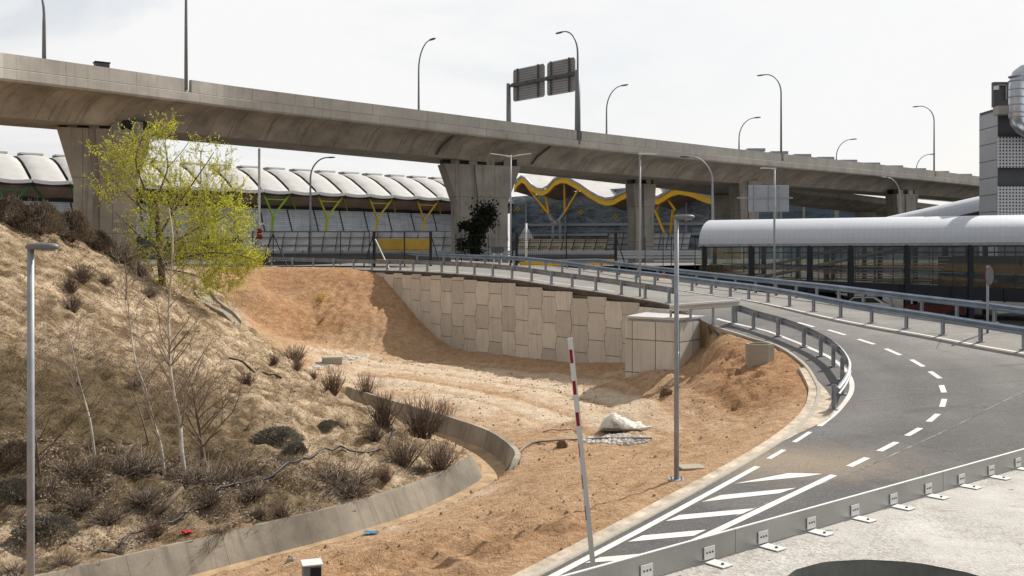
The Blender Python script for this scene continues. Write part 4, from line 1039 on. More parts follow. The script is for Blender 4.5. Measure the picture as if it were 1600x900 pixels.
# grey stair tower with duct
tw = thing('stair_tower', 'grey clad tower with perforated white panels at the right edge', 'tower', tuple(W(1560,400,86)))
def TW(u, v, d=86.): return W(u, v, d)
def block(name, u0, v0, u1, v1, d0, d1, mat, par=tw):
    p, q = W(u0, v0, d0), W(u1, v1, d0); mb = MB(); mb.box(((p.x+q.x)/2, (d0+d1)/2, (p.z+q.z)/2), (abs(q.x-p.x), d1-d0, abs(p.z-q.z))); return mb.build(name, mat, par, True)
block('cladding_wall', 1559,172,1600,400,86,89.4,M['tower']); 
sg = MB()
for v in (196, 222, 249, 276, 303, 330): p = W(1559,v,86); q = Vector((p.x, 89.4, p.z)); off = Vector((-.012,0,0)); sg.beam(p+off, q+off, .02, .05)
sg.build('cladding_joint', M['tower_dark'], tw, True)
block('recess_wall', 1559.5,176,1680,400,85.9,86,M['tower_dark']); block('side_cladding', 1541,235,1560,310,88.6,89.9,M['tower'])
block('roof_coping', 1558.6,168.5,1600,172,85.9,89.2,M['navy']); block('roof_ledge', 1560,165,1640,178,84.9,85.88,M['concrete_base'])
block('perforated_panel', 1559,214,1680,262,85.4,85.6,M['perf']); block('perforated_panel', 1559,291,1680,337,85.4,85.6,M['perf'])
block('plant_room', 1552.5,128,1590,167,88,88.4,M['lamp_dark']); block('floor_slab', 1584,262,1680,291,86.6,87.,M['beige'])
block('bulkhead_lamp', 1555,134,1561,140,87.7,88,M['white']); block('service_pipe', 1558,132,1573,133.4,87.8,87.95,M['galv']); block('service_pipe', 1572,132,1573.4,156,87.8,87.95,M['galv'])
dd = MB(); dt = 84.; rdu = 11.2*dt/F; pts = [W(1626,112,dt)]
for t in range(0, 91, 15): pts.append(W(1606-18.2*math.sin(rad(t))+0, 112+ -3+ 18*(1-math.cos(rad(t))), dt))
pts = [W(1650,110,dt), W(1612,110,dt), W(1600,112,dt), W(1592,118,dt), W(1588.5,128,dt), W(1588,140,dt), W(1588,180,dt), W(1589.5,190,dt), W(1595,198,dt+.2), W(1604,204,dt+.4), W(1640,212,dt+1)]
dd.tube(pts, rdu, 18); du = thing('ventilation_duct', 'shiny round ventilation duct bending down the side of the tower', 'duct', tuple(W(1588,200,dt)))
dd.build('duct_pipe', M['duct'], du, True)
dr_ = MB()
for v in (120,127,140,152,164,176,183): 
    p = W(1588,v,dt); dr_.tube([p-Vector((0,0,.05)), p+Vector((0,0,.05))], rdu*1.045, 18)
dr_.build('joint_ring', M['galv'], du, True)

# low beige wall and cars seen below/through the walkway
lw = MB(); p, q = W(1085,412,97), W(1640,412,97); lw.box(((p.x+q.x)/2, 97, EYE-1.3), (q.x-p.x, .3, 2.0)); o = lw.build('low_wall', M['beige'])
tag(o, 'low beige wall behind the glazed walkway', 'wall')
ux = MB(); ux.box((34, 90, EYE-4.5), (40, .4, 5)); o = ux.build('retaining_wall', M['black']); tag(o, 'black sheet standing in for the shaded void underneath the walkway', 'wall')  # black colour stands in for the shaded void under the walkway
def car(label, loc, rot, paint):
    t = thing('parked_car', label, 'car', loc, rot)
    m = MB(); sec = [(-2.1,.35),(-2.15,.75),(-1.95,.95),(-1.3,1.0),(-.75,1.42),(.75,1.45),(1.5,.98),(2.1,.82),(2.15,.4)]
    m.prism([Vector((x,-.85,z)) for x, z in sec], (0,1.7,0)); m.build('body', paint, t)
    m = MB(); m.prism([Vector((-1.15,-.87,1.02)), Vector((-.72,-.87,1.36)), Vector((.7,-.87,1.38)), Vector((1.25,-.87,1.0))], (0,1.74,0)); m.build('side_window', M['carglass'], t)
    for x in (-1.35, 1.35):
        for y in (-.88, .7): w = MB(); w.tube([Vector((x,y,.33)), Vector((x,y+.2,.33))], .33, 14); w.build('wheel', M['tyre'], t)
car('white car parked in the shade under the walkway', (28, 79, tz(28,79)), rad(-25), M['carpaint_w'])
car('red car parked in the shade under the walkway', (32.5, 76.5, tz(32.5,76.5)), rad(-28), M['carpaint_r'])
# ---------------------------------------------------------------- retaining wall of precast panels
wl_path = offset(A_path, .62)
# keep from the spoil bank to the concrete box
wl_path = [p for p in wl_path if p.y < 76.6 and p.y > 47.6 and p.x < 9.5]
wl = spline(wl_path[::4], 1.36)
rw = thing('retaining_wall', 'tan retaining wall of interlocking concrete panels below the ramp', 'retaining wall', (wl[8].x, wl[8].y, 0))
bk = MB(); wz = road_f([(p.x,p.y) for p in offset(wl, -.6)])
for k in range(len(wl)-1):
    a, b = wl[k], wl[k+1]; n = Vector((-(b-a).y, (b-a).x, 0)).normalized()
    bk.quad(Vector((a.x,a.y,-1))+n*.02, Vector((b.x,b.y,-1))+n*.02, Vector((b.x,b.y,wz[k+1]-.32))+n*.02, Vector((a.x,a.y,wz[k]-.32))+n*.02)
bk.build('panel_joint', simple('dark_joint', (.14,.115,.09), .95, 0, .3, 1), rw, True)
pm = [MB(), MB()]
for k in range(len(wl)-1):
    a = Vector((wl[k].x, wl[k].y, 0)); b = Vector((wl[k+1].x, wl[k+1].y, 0)); ax = (b-a).normalized(); L = (b-a).length; n = Vector((-ax.y, ax.x, 0))
    if n.y > 0: n = -n
    c = (a+b)/2; top = min(wz[k], wz[k+1])-.16-(.10 if k % 2 else .0); z0 = -.6+(.75 if k % 2 else 0)
    g = .016; hN = L/2-.055-g; hW = L/2+.055-g
    z = z0; j = 0
    while z < top-.2:
        zt = min(z+1.5, top); q = [(hN, z+g), (hN, z+.385), (hW, z+.39), (hW, z+1.11), (hN, z+1.115), (hN, z+1.5-g)]
        q = [(x, zz) for x, zz in q if zz < zt-g-.01]+[((hW if (z+.4 < zt-g < z+1.1) else hN), zt-g)]
        pts = [(x, zz) for x, zz in q]+[(-x, zz) for x, zz in reversed(q)]
        thick = .10+random.uniform(-.006,.012)
        mbx = pm[1 if (k*7+j*3) % 5 in (0,) or k in (2, 9, 14) else 0]
        mbx.prism([c+ax*x+n*.0+Vector((0,0,zz)) for x, zz in pts], n*thick)
        z += 1.5; j += 1
def vary(name, base, plank):
    k = NB(name); geo = k.new('ShaderNodeNewGeometry'); ob = k.coord('Object'); r = geo.outputs['Random Per Island']
    cc = k.mix(r, tuple(x*.80 for x in base), tuple(x*1.12 for x in base))
    bl = k.ramp(k.noise(ob, .9, 6, .65), .35, .7); cc = k.mix(k.math('MULTIPLY', bl, .35), cc, tuple(x*.62 for x in base))
    st = k.ramp(k.noise(k.coord('Object', (2,2,.25)), 1.5, 5, .7), .55, .75); cc = k.mix(k.math('MULTIPLY', st, .55), cc, tuple(x*.45 for x in base))
    if plank:
        w = k.ramp(k.noise(k.coord('UV', (7,.02,1)), 1., 2), .5, .62); cc = k.mix(k.math('MULTIPLY', w, .3), cc, tuple(x*.5 for x in base))
    k.col(cc); k.set(.92, 0, .2); k.bump(k.noise(ob, 12, 4), .25, .02); return k.m
pm[0].build('wall_panel', vary('precast_panel', (.68,.625,.555), 0), rw, True); pm[1].build('ribbed_wall_panel', vary('precast_ribbed_panel', (.71,.655,.58), 1), rw, True)
cpg = MB(); pth = setz(offset(wl, -.35)); cpg.sweep(pth, [(.30,-.24),(.30,-.06),(-.4,-.04),(-.4,-.3)]); cpg.build('coping', simple('dark_coping', (.10,.085,.07), .95, 0, .5, 2), rw, True)

# ---------------------------------------------------------------- concrete chamber block under the road edge
fl_, fr_, br_ = W(977,500,47), W(1062,503,45), W(1127,499,48.4)
bx = thing('concrete_chamber', 'square cast concrete block with steel lid beside the retaining wall', 'concrete block', (fr_.x, fr_.y, 0))
ztop = EYE-3.04; bl_ = Vector((8.0,53.,0)); q = [Vector((p.x,p.y,0)) for p in (fl_, fr_, br_, bl_)]
m = MB(); m.prism([p+Vector((0,0,.3)) for p in q], (0,0,ztop-.3)); m.build('chamber_wall', M['box'], bx, True)
m = MB(); c = (q[0]+q[1]+q[2]+q[3])/4
qq = [p.lerp(c, -.015) for p in q]; qq = [qq[0].lerp(qq[1], .04), qq[1].lerp(qq[0], .02), qq[2].lerp(qq[1], .15), qq[3].lerp(qq[0], .2)]
m.prism([p+Vector((0,0,ztop+.12)) for p in qq], (0,0,.10)); m.build('lid_slab', simple('lid_steel', (.55,.54,.53), .55, .2, .15, 2), bx, True)
m = MB(); q2 = [p.lerp(c, .03) for p in qq]; m.prism([p+Vector((0,0,ztop+.002)) for p in q2], (0,0,.116)); m.build('lid_frame', M['galv_dull'], bx, True)

# ---------------------------------------------------------------- guardrails
WB = [(.0,-.155),(.028,-.12),(.075,-.105),(.083,-.075),(.075,-.045),(.02,-.02),(.02,.02),(.075,.045),(.083,.075),(.075,.105),(.028,.12),(.0,.155)]
def guardrail(label, path, hz, side, spacing=2., mats=('galv_blue','galv_dull'), post=(.10,.12), start=.4, spacer=True):
    """path on the ground; side +1 puts the beam to the right of the posts in the direction of travel"""
    t = thing('guardrail', label, 'guardrail', tuple(path[0]))
    bm = [p+Vector((0,0,hz-.16)) for p in path]
    pr = [(side*(o+.16), z) for o, z in WB]; m = MB(); m.sweep(bm, pr); m.sweep([p for p in bm], [(o-side*.012, z) for o, z in pr]); 
    m.build('rail_beam', M[mats[0]], t, True)
    L = 0; nxt = start
    for k in range(1, len(path)):
        s = (path[k]-path[k-1]).length
        if L+s >= nxt:
            p = path[k-1].lerp(path[k], (nxt-L)/s); d = (path[k]-path[k-1]); a = math.atan2(d.y, d.x)
            m = MB(); R = Matrix.Rotation(a, 3, 'Z')
            h = hz-.02
            m.box(p+Vector((0,0,h/2-.1)), (.012,post[1],h+.2), R); m.box(p+R@Vector((0,post[1]/2,0))+Vector((0,0,h/2-.1)), (post[0],.012,h+.2), R); m.box(p+R@Vector((0,-post[1]/2,0))+Vector((0,0,h/2-.1)), (post[0],.012,h+.2), R)
            m.box(p+Vector((0,0,.012)), (.26,.26,.02), R)
            if spacer: m.box(p+R@Vector((0,-side*.12,0))+Vector((0,0,hz-.17)), (.12,.14,.18), R)
            m.build('post', M[mats[1]], t, True); nxt += spacing
        L += s
    return t
A1 = [p for p in A_path[:i48+16]]; iend = len(A_path)
A_rail = [p for p in A_path if not (p.y < 49.5)]
guardrail('grey guardrail with slim posts along the top of the retaining wall', A_rail, .78, -1, 2.0, ('galv_dull','galv'))
bend = [p for p in A_path if p.y < 46.2]
guardrail('curved guardrail around the inside of the bend above the dirt mound', bend, .80, -1, 1.9, ('galv','galv'))
guardrail('nearer of the two long guardrails along the outer edge of the road', B_path, .86, 1, 2.0, start=1.2, mats=('galv_blue','galv'))
Cc = [p for p in C_path if p.y < 74]; 
Cc = [Cc[0]+Vector((-2.2,3.0,-.1)), Cc[0]+Vector((-1.2,1.5,0))]+Cc
guardrail('farther long guardrail just in front of the glazed walkway', spline(Cc[::3], .6), .86, 1, 2.0, start=.5)
# loose beam lying over the chamber
lb = thing('guardrail_section', 'loose shiny guardrail beam resting on top of the concrete block', 'guardrail', (7.6,46.4,EYE-2.9))
p0, p1 = W(1046,481.5,45.8), W(1156,474,45.6)
m = MB(); prb = [(z, -o) for o, z in WB]; m.sweep([p0, (p0+p1)/2, p1], [(o, z) for o, z in WB]); m.sweep([p0, (p0+p1)/2, p1], [(o*.9+.1, z+.10) for z, o in WB]); m.build('rail_beam', M['bracket'], lb, True)
for f in (.02,.3,.62,.9):
    p = p0.lerp(p1, f); m = MB(); zt = max(tz(p.x,p.y), ztop+.22) if f < .6 else rz(p.x,p.y); m.box(((p.x),(p.y), (p.z+zt)/2-.05), (.1,.12,max(.1,p.z-zt))); m.build('post', M['galv'], lb, True)
# double-rail end near the road: short low rails behind the block
# ---------------------------------------------------------------- straight posts with flat heads
def flat_lamp(label, base, H, head, r=.06, rot=0., mat='galv', kind='disc', cat='lamp post'):
    t = thing('lamp_post', label, cat, base, rot)
    m = MB(); m.tube([(0,0,0), (0,0,H*.5), (0,0,H-.02)], [r*1.05, r, r*.92], 14); m.build('pole', M[mat], t)
    m = MB(); m.box((0,0,.012), (.34,.34,.024))
    for x in (-.12,.12):
        for y in (-.12,.12): m.cyl((x,y,.02), .018, .018, .05, 6)
    m.build('base_plate', M['galv'], t)
    m = MB()
    if kind == 'disc':            # oval flat lantern pointing along +x
        n = 20; rows = []
        for z, s in ((-.055,.80),(-.03,.97),(0,1),(.03,.93),(.05,.70)):
            rows.append(m.add([(head*.36+head*.52*s*math.cos(2*math.pi*q/n), head*.27*s*math.sin(2*math.pi*q/n), H+z) for q in range(n)]))
        for k in range(4):
            for q in range(n): m.face((rows[k]+q, rows[k]+(q+1)%n, rows[k+1]+(q+1)%n, rows[k+1]+q), 0, True)
        m.face([rows[0]+q for q in range(n)][::-1]); m.face([rows[4]+q for q in range(n)]); m.build('lantern', M['lamp'], t)
        m = MB(); m.tube([(head*.55,0,H-.075), (head*.55,0,H-.05)], head*.20, 16); m.build('lens', M['galv_dull'], t)
    elif kind == 'double':
        for s in (-1, 1):
            m = MB(); m.tube([(0,0,H-.15), (s*.45,0,H-.06), (s*.8,0,H)], [.05,.04,.04], 6); m.box((s*1.2,0,H+.05), (.9,.28,.07), Matrix.Rotation(-s*rad(7), 3, 'Y')); m.build('lantern', M['white'], t)
    elif kind == 'single':
        m = MB(); m.tube([(0,0,H-.05), (.12,0,H)], .05, 6); m.box((.42,0,H+.03), (.95,.3,.06)); m.build('lantern', M['white'], t)
    else:
        m = MB(); m.box((0,0,H), (.9,.5,.12)); m.build('lantern', M['lamp'], t)
    return t
p = onland(1057,750); flat_lamp('tall grey lamp post with oval head on the dirt verge beside the kerb', p, W(0,339,p.y).z-p.z, .48, .056, rad(-8))
p = W(48,400,15.6); zb = tz(p.x,p.y); flat_lamp('grey lamp post with oval head in the left foreground', (p.x,p.y,zb), W(0,385,15.6).z-zb, .52, .056, rad(-6))
p = W(798,400,80); flat_lamp('white lamp post with two arms in front of the flared pier', (p.x,p.y,EYE-.9), W(0,242,80).z-EYE+.9, 1, .06, 0, 'galv', 'double')
p = W(1000,470,53.0); zz = rz(p.x+.3,p.y+.3)-.1; flat_lamp('slim lamp post with one flat head on top of the retaining wall', (p.x,p.y,zz), W(0,241,53).z-zz, 1, .055, rad(10), 'galv', 'single')
p = W(1210,430,60); zz = rz(p.x-1,p.y-1.5)-.2; flat_lamp('slim lamp post with small head in front of the rounded roof', (p.x,p.y,zz), W(0,264,60).z-zz, 1, .065, rad(200), 'galv', 'single')
p = W(314,400,160); flat_lamp('small distant lamp post with square head behind the leafy tree', (p.x,p.y,EYE-.9), W(0,236,160).z-EYE+.9, 1, .11, 0, 'lamp', 'square')
# pole under the viaduct with red and white marker
p = W(405,400,92); t = thing('marker_pole', 'pale pole rising to the viaduct with a red and white marker', 'pole', (p.x,p.y,EYE-.9))
m = MB(); m.tube([(0,0,0),(0,0,W(0,232,92).z-EYE+.9)], [.13,.11], 10); m.build('pole', M['white'], t)
m = MB(); 
for z0, z1, r in ((2.45,2.95,.34), (3.0,3.45,.3)): m.tube([(0,0,z0),(0,0,(z0+z1)/2),(0,0,z1)], [r*.6,r,r*.5], 8)
m.build('marker', M['red'], t)
# round road sign seen from behind
p = W(1543,534,40.2); zz = rz(p.x,p.y); t = thing('road_sign', 'round road sign on a grey post turned edge on beside the outer guardrail', 'road sign', (p.x,p.y,zz), rad(0))
m = MB(); m.tube([(0,0,0),(0,0,2.72)], .05, 10); m.build('post', M['galv'], t)
nrm = Vector((.64,-.77,0)).normalized(); ax = Vector((nrm.y*-1, nrm.x, 0)); c = Vector((0,0,2.33))+nrm*.07
m = MB(); m.prism([c+ax*(.36*math.cos(2*math.pi*k/32))+Vector((0,0,.38*math.sin(2*math.pi*k/32))) for k in range(32)], nrm*.02); dsc = m.build('sign_disc', simple('sign_disc_back', (.15,.155,.165), .55, .1, .15, 2), t)
m = MB(); ring = [(math.cos(2*math.pi*k/32), math.sin(2*math.pi*k/32)) for k in range(32)]
for k in range(32):
    x0, z0 = ring[k]; x1, z1 = ring[(k+1)%32]
    P = lambda s, x, z, o: c+ax*(.36*s*x)+Vector((0,0,.38*s*z))+nrm*o
    m.quad(P(1.02,x0,z0,-.004), P(1.02,x1,z1,-.004), P(.86,x1,z1,-.004), P(.86,x0,z0,-.004)); m.quad(P(1.02,x0,z0,-.004), P(1.02,x1,z1,-.004), P(1.02,x1,z1,.026), P(1.02,x0,z0,.026))
m.build('red_rim', M['red'], dsc)
# triangular sign and dark arrow sign by the far rail
p = W(822,398,82); t = thing('road_sign', 'grey triangular road sign seen from behind before the fence', 'road sign', (p.x,p.y,EYE-1.0))
m = MB(); m.tube([(0,-.06,0),(0,-.06,W(0,349,82).z-EYE+1)], .09, 8); m.build('post', M['white'], t)
m = MB(); zt = W(0,351,82).z-EYE+1; m.prism([Vector((0,0,zt)), Vector((-.62,0,zt-1.15)), Vector((.62,0,zt-1.15))], (0,.03,0)); m.build('sign_plate', M['greysign'], t)
p = W(778,398,84); t = thing('direction_sign', 'small dark arrow shaped direction sign on two posts by the pier foot', 'direction sign', (p.x,p.y,EYE-.95))
for x in (-.33,.3): m = MB(); m.box((x,0,.75), (.09,.09,1.5)); m.build('post', M['white'], t)
m = MB(); m.prism([Vector((-.55,-.06,1.2)), Vector((.42,-.06,1.2)), Vector((.58,-.06,1.46)), Vector((.42,-.06,1.72)), Vector((-.55,-.06,1.72))], (0,.05,0)); m.build('sign_plate', M['lamp_dark'], t)

# ---------------------------------------------------------------- fences and barriers along the upper level
def fence(label, us, d, vtop, zb, mesh=True, post=.07, braces=(), wires=(.1,.5,.9), thick=()):
    p0 = W(us[0],400,d); t = thing('security_fence', label, 'fence', (p0.x,p0.y,zb)); zt = W(0,vtop,d).z
    for u in us:
        x = W(u,400,d).x; w = .22 if u in thick else post; m = MB(); m.box((x,d,(zb+zt)/2), (w,w,zt-zb)); m.build('post', M['black'], t, True)
    x0, x1 = W(us[0],400,d).x, W(us[-1],400,d).x
    m = MB()
    for f in wires: m.box(((x0+x1)/2,d,zb+(zt-zb)*f), (x1-x0,.03,.035))
    if mesh:
        for x in np.arange(x0, x1, .16): m.box((x,d-.02,(zb+zt)/2), (.014,.014,zt-zb-.1))
    m.build('mesh_panel', M['black'], t, True)
    for u, du in braces:
        a = W(u,vtop+4,d); b = W(u+du,408,d-.3); b.z = zb; m = MB(); m.beam(a, b, .09, .09); m.build('brace', M['black'], t, True)
    return t
fence('dark wire fence with thin posts left of the yellow sheeting', (395,427,483,532,577), 83, 361, EYE-.9, False, .07, ((427,-22),(427,22)), (.12,.33,.56,.78,.97))
fence('black mesh fence with heavy raking braces around the yellow sheeting', (584.5,632,673), 80, 361, EYE-1., True, .1, ((584,-17),(673,17)), (.05,.5,.97), (584.5,673))
fence('black mesh fence with braces between the flared pier and the slim pier', (807,885,962), 79, 363, EYE-1., True, .1, ((807,-11),(962,17)), (.05,.3,.55,.78,.98), (807,962))
fence('thin dark wire fence in front of the slim pier and walkway end', (1008,1036,1049,1086), 84, 370, EYE-1.1, False, .06, (), (.1,.4,.7))
fence('thin wire fence with bent posts at the foot of the flared pier', (712,721,763,800), 86, 366, EYE-.9, False, .055, (), (.2,.6))
# pale brace of the fence
t = thing('prop', 'pale steel prop leaning against the fence beside the yellow sheeting', 'prop', tuple(W(607,420,77.5))); m = MB(); m.beam(W(586.5,374,78.5), W(608,420,77), .08, .08); m.build('prop_bar', M['galv_dull'], t, True)
def flat_obj(name, label, cat, pix, d, mat, th=.08):
    m = MB(); m.prism([W(u,v,d) for u,v in pix], (0,th,0)); return tag(m.build(name, mat), label, cat)
flat_obj('yellow_sheeting', 'yellow sheeting hung behind the black mesh fence', 'sheeting', ((590,373),(671,373),(671,392.5),(590,392.5)), 80.6, M['yellow_sheet'])
flat_obj('yellow_barrier', 'low yellow board on the ground behind the prop and ramp rail', 'barrier', ((588,405),(645,406),(670,411),(588,413)), 79.2, M['yellow'])
flat_obj('yellow_barrier', 'low yellow board at the foot of the long mesh fence', 'barrier', ((812,409),(880,405),(961,405),(961,414),(812,416)), 80., M['yellow'])
# grey slanted panel barrier along the upper road, tan panels toward the right
def panel_barrier(label, u0, u1, step, d0, d1, v0, v1, mat, lean=2., tint=None):
    p0 = W((u0+u1)/2,400,(d0+d1)/2); t = thing('noise_barrier', label, 'noise barrier', tuple(p0)); n = int(round((u1-u0)/step)); src = None
    for k in range(n):
        f0, f1 = k/n, (k+1)/n; ua, ub = u0+(u1-u0)*f0, u0+(u1-u0)*f1; d = d0+(d1-d0)*f0
        m = MB()
        ly = .5
        a, b, c, e = W(ua+.6,v1,d), W(ub-.4,v1,d), W(ub+4.6,v0,d+ly), W(ua+5.6,v0,d+ly); m.prism([a, b, c, e], (0,.08,0))
        m.build('panel', mat, t, True)
    m = MB()
    for v in (v0, v0+(v1-v0)*.3, v0+(v1-v0)*.68, v1): m.beam(W(u0+(3 if v < v1 else 0),v,d0-.12), W(u1+(3 if v < v1 else 0),v,d1-.12), .08, .09)
    for k in range(n+1): f = k/n; u = u0+(u1-u0)*f; d = d0+(d1-d0)*f-.05; m.beam(W(u,v1+1,d), W(u+5,v0-.5,d+.4), .1, .14)
    m.build('frame', M['tower_dark'], t, True)
panel_barrier('long leaning barrier of grey panels below the terminal facade', 376, 711, 21.5, 132, 138, 361.5, 393.5, M['greywall'])
panel_barrier('leaning barrier of tan panels behind the long mesh fence', 806, 945, 17.4, 125, 129, 373, 391.5, M['tanwall'])
panel_barrier('leaning barrier of pale grey panels behind the slim pier', 946, 1075, 12., 129, 133, 364, 390, M['greywall'])
t = panel_barrier
# guard rails (horizontal) on the upper road
ur = thing('road_barrier', 'grey horizontal rail barrier along the upper road behind the fences', 'barrier', tuple(W(760,395,100)))
m = MB()
for v, th in ((393.5,.24),(397.5,.2),(402,.26)): m.beam(W(370,v+.5,104), W(1100,v-.5,98), .1, th)
m.build('rail', M['tower'], ur, True); m = MB()
for u in np.arange(380, 1100, 31): m.beam(W(u,391,101.4), W(u,406,101.4), .12, .12)
m.build('posts', M['lamp'], ur, True)
# stack of white crates / cones behind the far rail
cn = thing('traffic_cone', 'tiny orange traffic cone on the strip before the walkway', 'traffic cone', (W(1037,405,80).x, 80, tz(W(1037,405,80).x, 80)))
m = MB(); m.cyl((0,0,.05), .16, .03, .7, 10); m.build('cone', simple('cone_orange', (.6,.1,.02), .6), cn); m = MB(); m.box((0,0,.03), (.42,.42,.06)); m.build('base', M['tyre'], cn)

# ---------------------------------------------------------------- foreground roof slab with steel edge plate
ZS = EYE-3.2; e0, e1 = Vector((.20,8.85,0)), Vector((1.74,10.15,0)); ed = (Vector((7.76,15.1,0))-e1).normalized(); en = Vector((ed.y,-ed.x,0))
E0 = e1-ed*5; E1 = e1+ed*13
hc = Vector((3.71,9.35,0)); hr = 1.15
pl = [Vector((E0.x,E0.y)), Vector((E1.x,E1.y)), Vector((E1.x+5,E1.y-13)), Vector((E0.x+6,E0.y-9))]
nh = 72; hole = [Vector((hc.x+hr*math.cos(2*math.pi*k/nh), hc.y+hr*math.sin(2*math.pi*k/nh))) for k in range(nh)]
pts = pl+hole; edges = [(k, (k+1)%4) for k in range(4)]+[(4+k, 4+(k+1)%nh) for k in range(nh)]
vs_, _, fs_, *_r = delaunay_2d_cdt(pts, edges, [], 1, 1e-5)
sl = thing('roof_slab', 'pale gravelly concrete roof slab with a round opening in the right foreground', 'roof slab', (hc.x+2, hc.y, ZS-.4))
m = MB(); m.add([(v.x,v.y,ZS) for v in vs_])
for f in fs_:
    c = sum((Vector((vs_[k].x, vs_[k].y)) for k in f), Vector((0,0)))/len(f)
    if (c-Vector((hc.x,hc.y))).length > hr*.985: m.face(f)
for k in range(4):
    a, b = pl[k], pl[(k+1)%4]; m.quad((a.x,a.y,ZS-.5), (b.x,b.y,ZS-.5), (b.x,b.y,ZS), (a.x,a.y,ZS))
m.build('slab_surface', M['slab'], sl, True)
m = MB()
for k in range(nh):
    a, b = hole[k], hole[(k+1)%nh]; m.quad((a.x,a.y,ZS), (b.x,b.y,ZS), (b.x,b.y,ZS-1.6), (a.x,a.y,ZS-1.6))
m.prism([Vector((h.x,h.y,ZS-1.6)) for h in hole], (0,0,-.1)); m.build('opening_wall', M['hole'], sl, True)
m = MB()
for k in range(0):
    a, b = hole[k], hole[(k+1)%nh]; c0 = Vector((hc.x,hc.y)); a2 = c0+(a-c0)*.955; b2 = c0+(b-c0)*.955
    m.quad((a.x,a.y,ZS-.06), (b.x,b.y,ZS-.06), (b2.x,b2.y,ZS-.07), (a2.x,a2.y,ZS-.07))
m = MB(); m.box((hc.x-.78, hc.y+.62, ZS-.12), (.30,.09,.02), Matrix.Rotation(rad(-12),3,'Z')); m.build('steel_clip', M['bracket'], sl, True)
wallb = MB(); a, b = E0+en*.03, E1+en*.03; wallb.quad((a.x,a.y,-2), (b.x,b.y,-2), (b.x,b.y,ZS-.02), (a.x,a.y,ZS-.02)); 
wo = wallb.build('slab_wall', M['chamber'], sl, True)
ep = thing('edge_plate', 'long satin steel plate standing along the edge of the roof slab', 'steel plate', (e1.x,e1.y,ZS))
Lp = 18.; cuts = [0, 5.0+.86, 5.0+5.35, Lp]; HP = .245
for a, b in zip(cuts[:-1], cuts[1:]):
    m = MB(); q0, q1 = E0+ed*(a+.006), E0+ed*(b-.006); m.beam(Vector((q0.x,q0.y,ZS+.012+HP/2))-en*.012, Vector((q1.x,q1.y,ZS+.012+HP/2))-en*.012, .012, HP); m.build('plate', M['plate'], ep, True); m = MB(); m.beam(Vector((q0.x,q0.y,ZS+.012+HP+.006))-en*.022, Vector((q1.x,q1.y,ZS+.012+HP+.006))-en*.022, .034, .008); m.build('top_lip', M['bracket'], ep, True)
for j, u in enumerate((1000,1099,1184,1260,1329,1390,1445,1497,1544,1586)):
    c = (u-800)/F; s = (c*E0.y-E0.x)/(ed.x-c*ed.y); q = E0+ed*s
    lab = ['at the bottom edge of the photo','second from the lower end','third from the lower end','fourth from the lower end','fifth from the lower end','sixth from the lower end','fourth from the right edge','third from the right edge','second from the right edge','nearest the right edge'][j]
    br = thing('angle_bracket', 'bolted white angle bracket holding the steel plate, '+lab, 'bracket', (q.x,q.y,ZS+.004), math.atan2(ed.y, ed.x), 'brackets along the steel edge plate')
    if j == 0:
        m = MB(); m.box((.09,-.006,.095), (.17,.010,.13)); m.box((.09,-.13,.008), (.17,.25,.010)); o1 = m.build('angle', M['bracket'], br)
        m = MB()
        for x in (.045,.09,.135): m.tube([(x,-.012,.10),(x,-.018,.10)], .011, 8)
        o2 = m.build('bolt_row', M['lamp_dark'], br); m = MB(); m.tube([(.09,-.18,.012),(.09,-.18,.028)], .016, 8); o3 = m.build('anchor_bolt', M['lamp_dark'], br)
    else:
        for o in (o1, o2, o3): z = o.copy(); COL.objects.link(z); z.parent = br

# ---------------------------------------------------------------- raised barrier boom
db_ = 14.6; pt, pb_ = W(890.5,528,db_), W(930,918,db_-.05); ax = (pb_-pt).normalized(); foot = pb_+ax*.55; zf = tz(foot.x, foot.y)
bm = thing('barrier_boom', 'white barrier boom with red marks raised almost upright in the foreground', 'barrier', (foot.x,foot.y,zf))
m = MB(); m.beam(pt, foot, .074, .05, up=(0,1,0)); m.build('boom_arm', M['white'], bm, True)
L = (foot-pt).length
for k in range(6):
    s0 = .17+.46*k; m = MB(); a, b = pt+ax*s0, pt+ax*(s0+.20); off = Vector((-.012,-.0,0)) ; sd = ax.cross(Vector((0,1,0))).normalized()
    m.beam(a, b, .046 if k < 3 else .012, .014, up=(0,1,0)); m.v = [tuple(Vector(v)+Vector((-.008 if k < 3 else -.032,-.021,0))) for v in m.v]; m.build('red_mark', M['red'], bm, True)
m = MB(); m.box((foot.x,foot.y,(zf+foot.z)/2), (.34,.3,foot.z-zf)); m.build('drive_cabinet', M['white'], bm, True)
# small post with a screen box
p = W(487,893,15.4); zf = tz(p.x,p.y); kk = thing('access_terminal', 'small grey box with a dark screen on a post at the bottom edge', 'access terminal', (p.x,p.y,zf), rad(18))
m = MB(); hz = p.z-zf; m.box((0,0,(hz-.1)/2), (.1,.1,hz-.1)); m.build('post', M['galv'], kk)
m = MB(); m.box((0,0,hz), (.27,.25,.26)); m.build('housing', M['lamp'], kk); m = MB(); m.box((0,-.02,hz+.145), (.31,.32,.02)); m.build('hood', M['bracket'], kk); m = MB(); m.box((.045,-.128,hz-.01), (.16,.008,.2)); m.build('screen', M['dark_glassy'], kk)

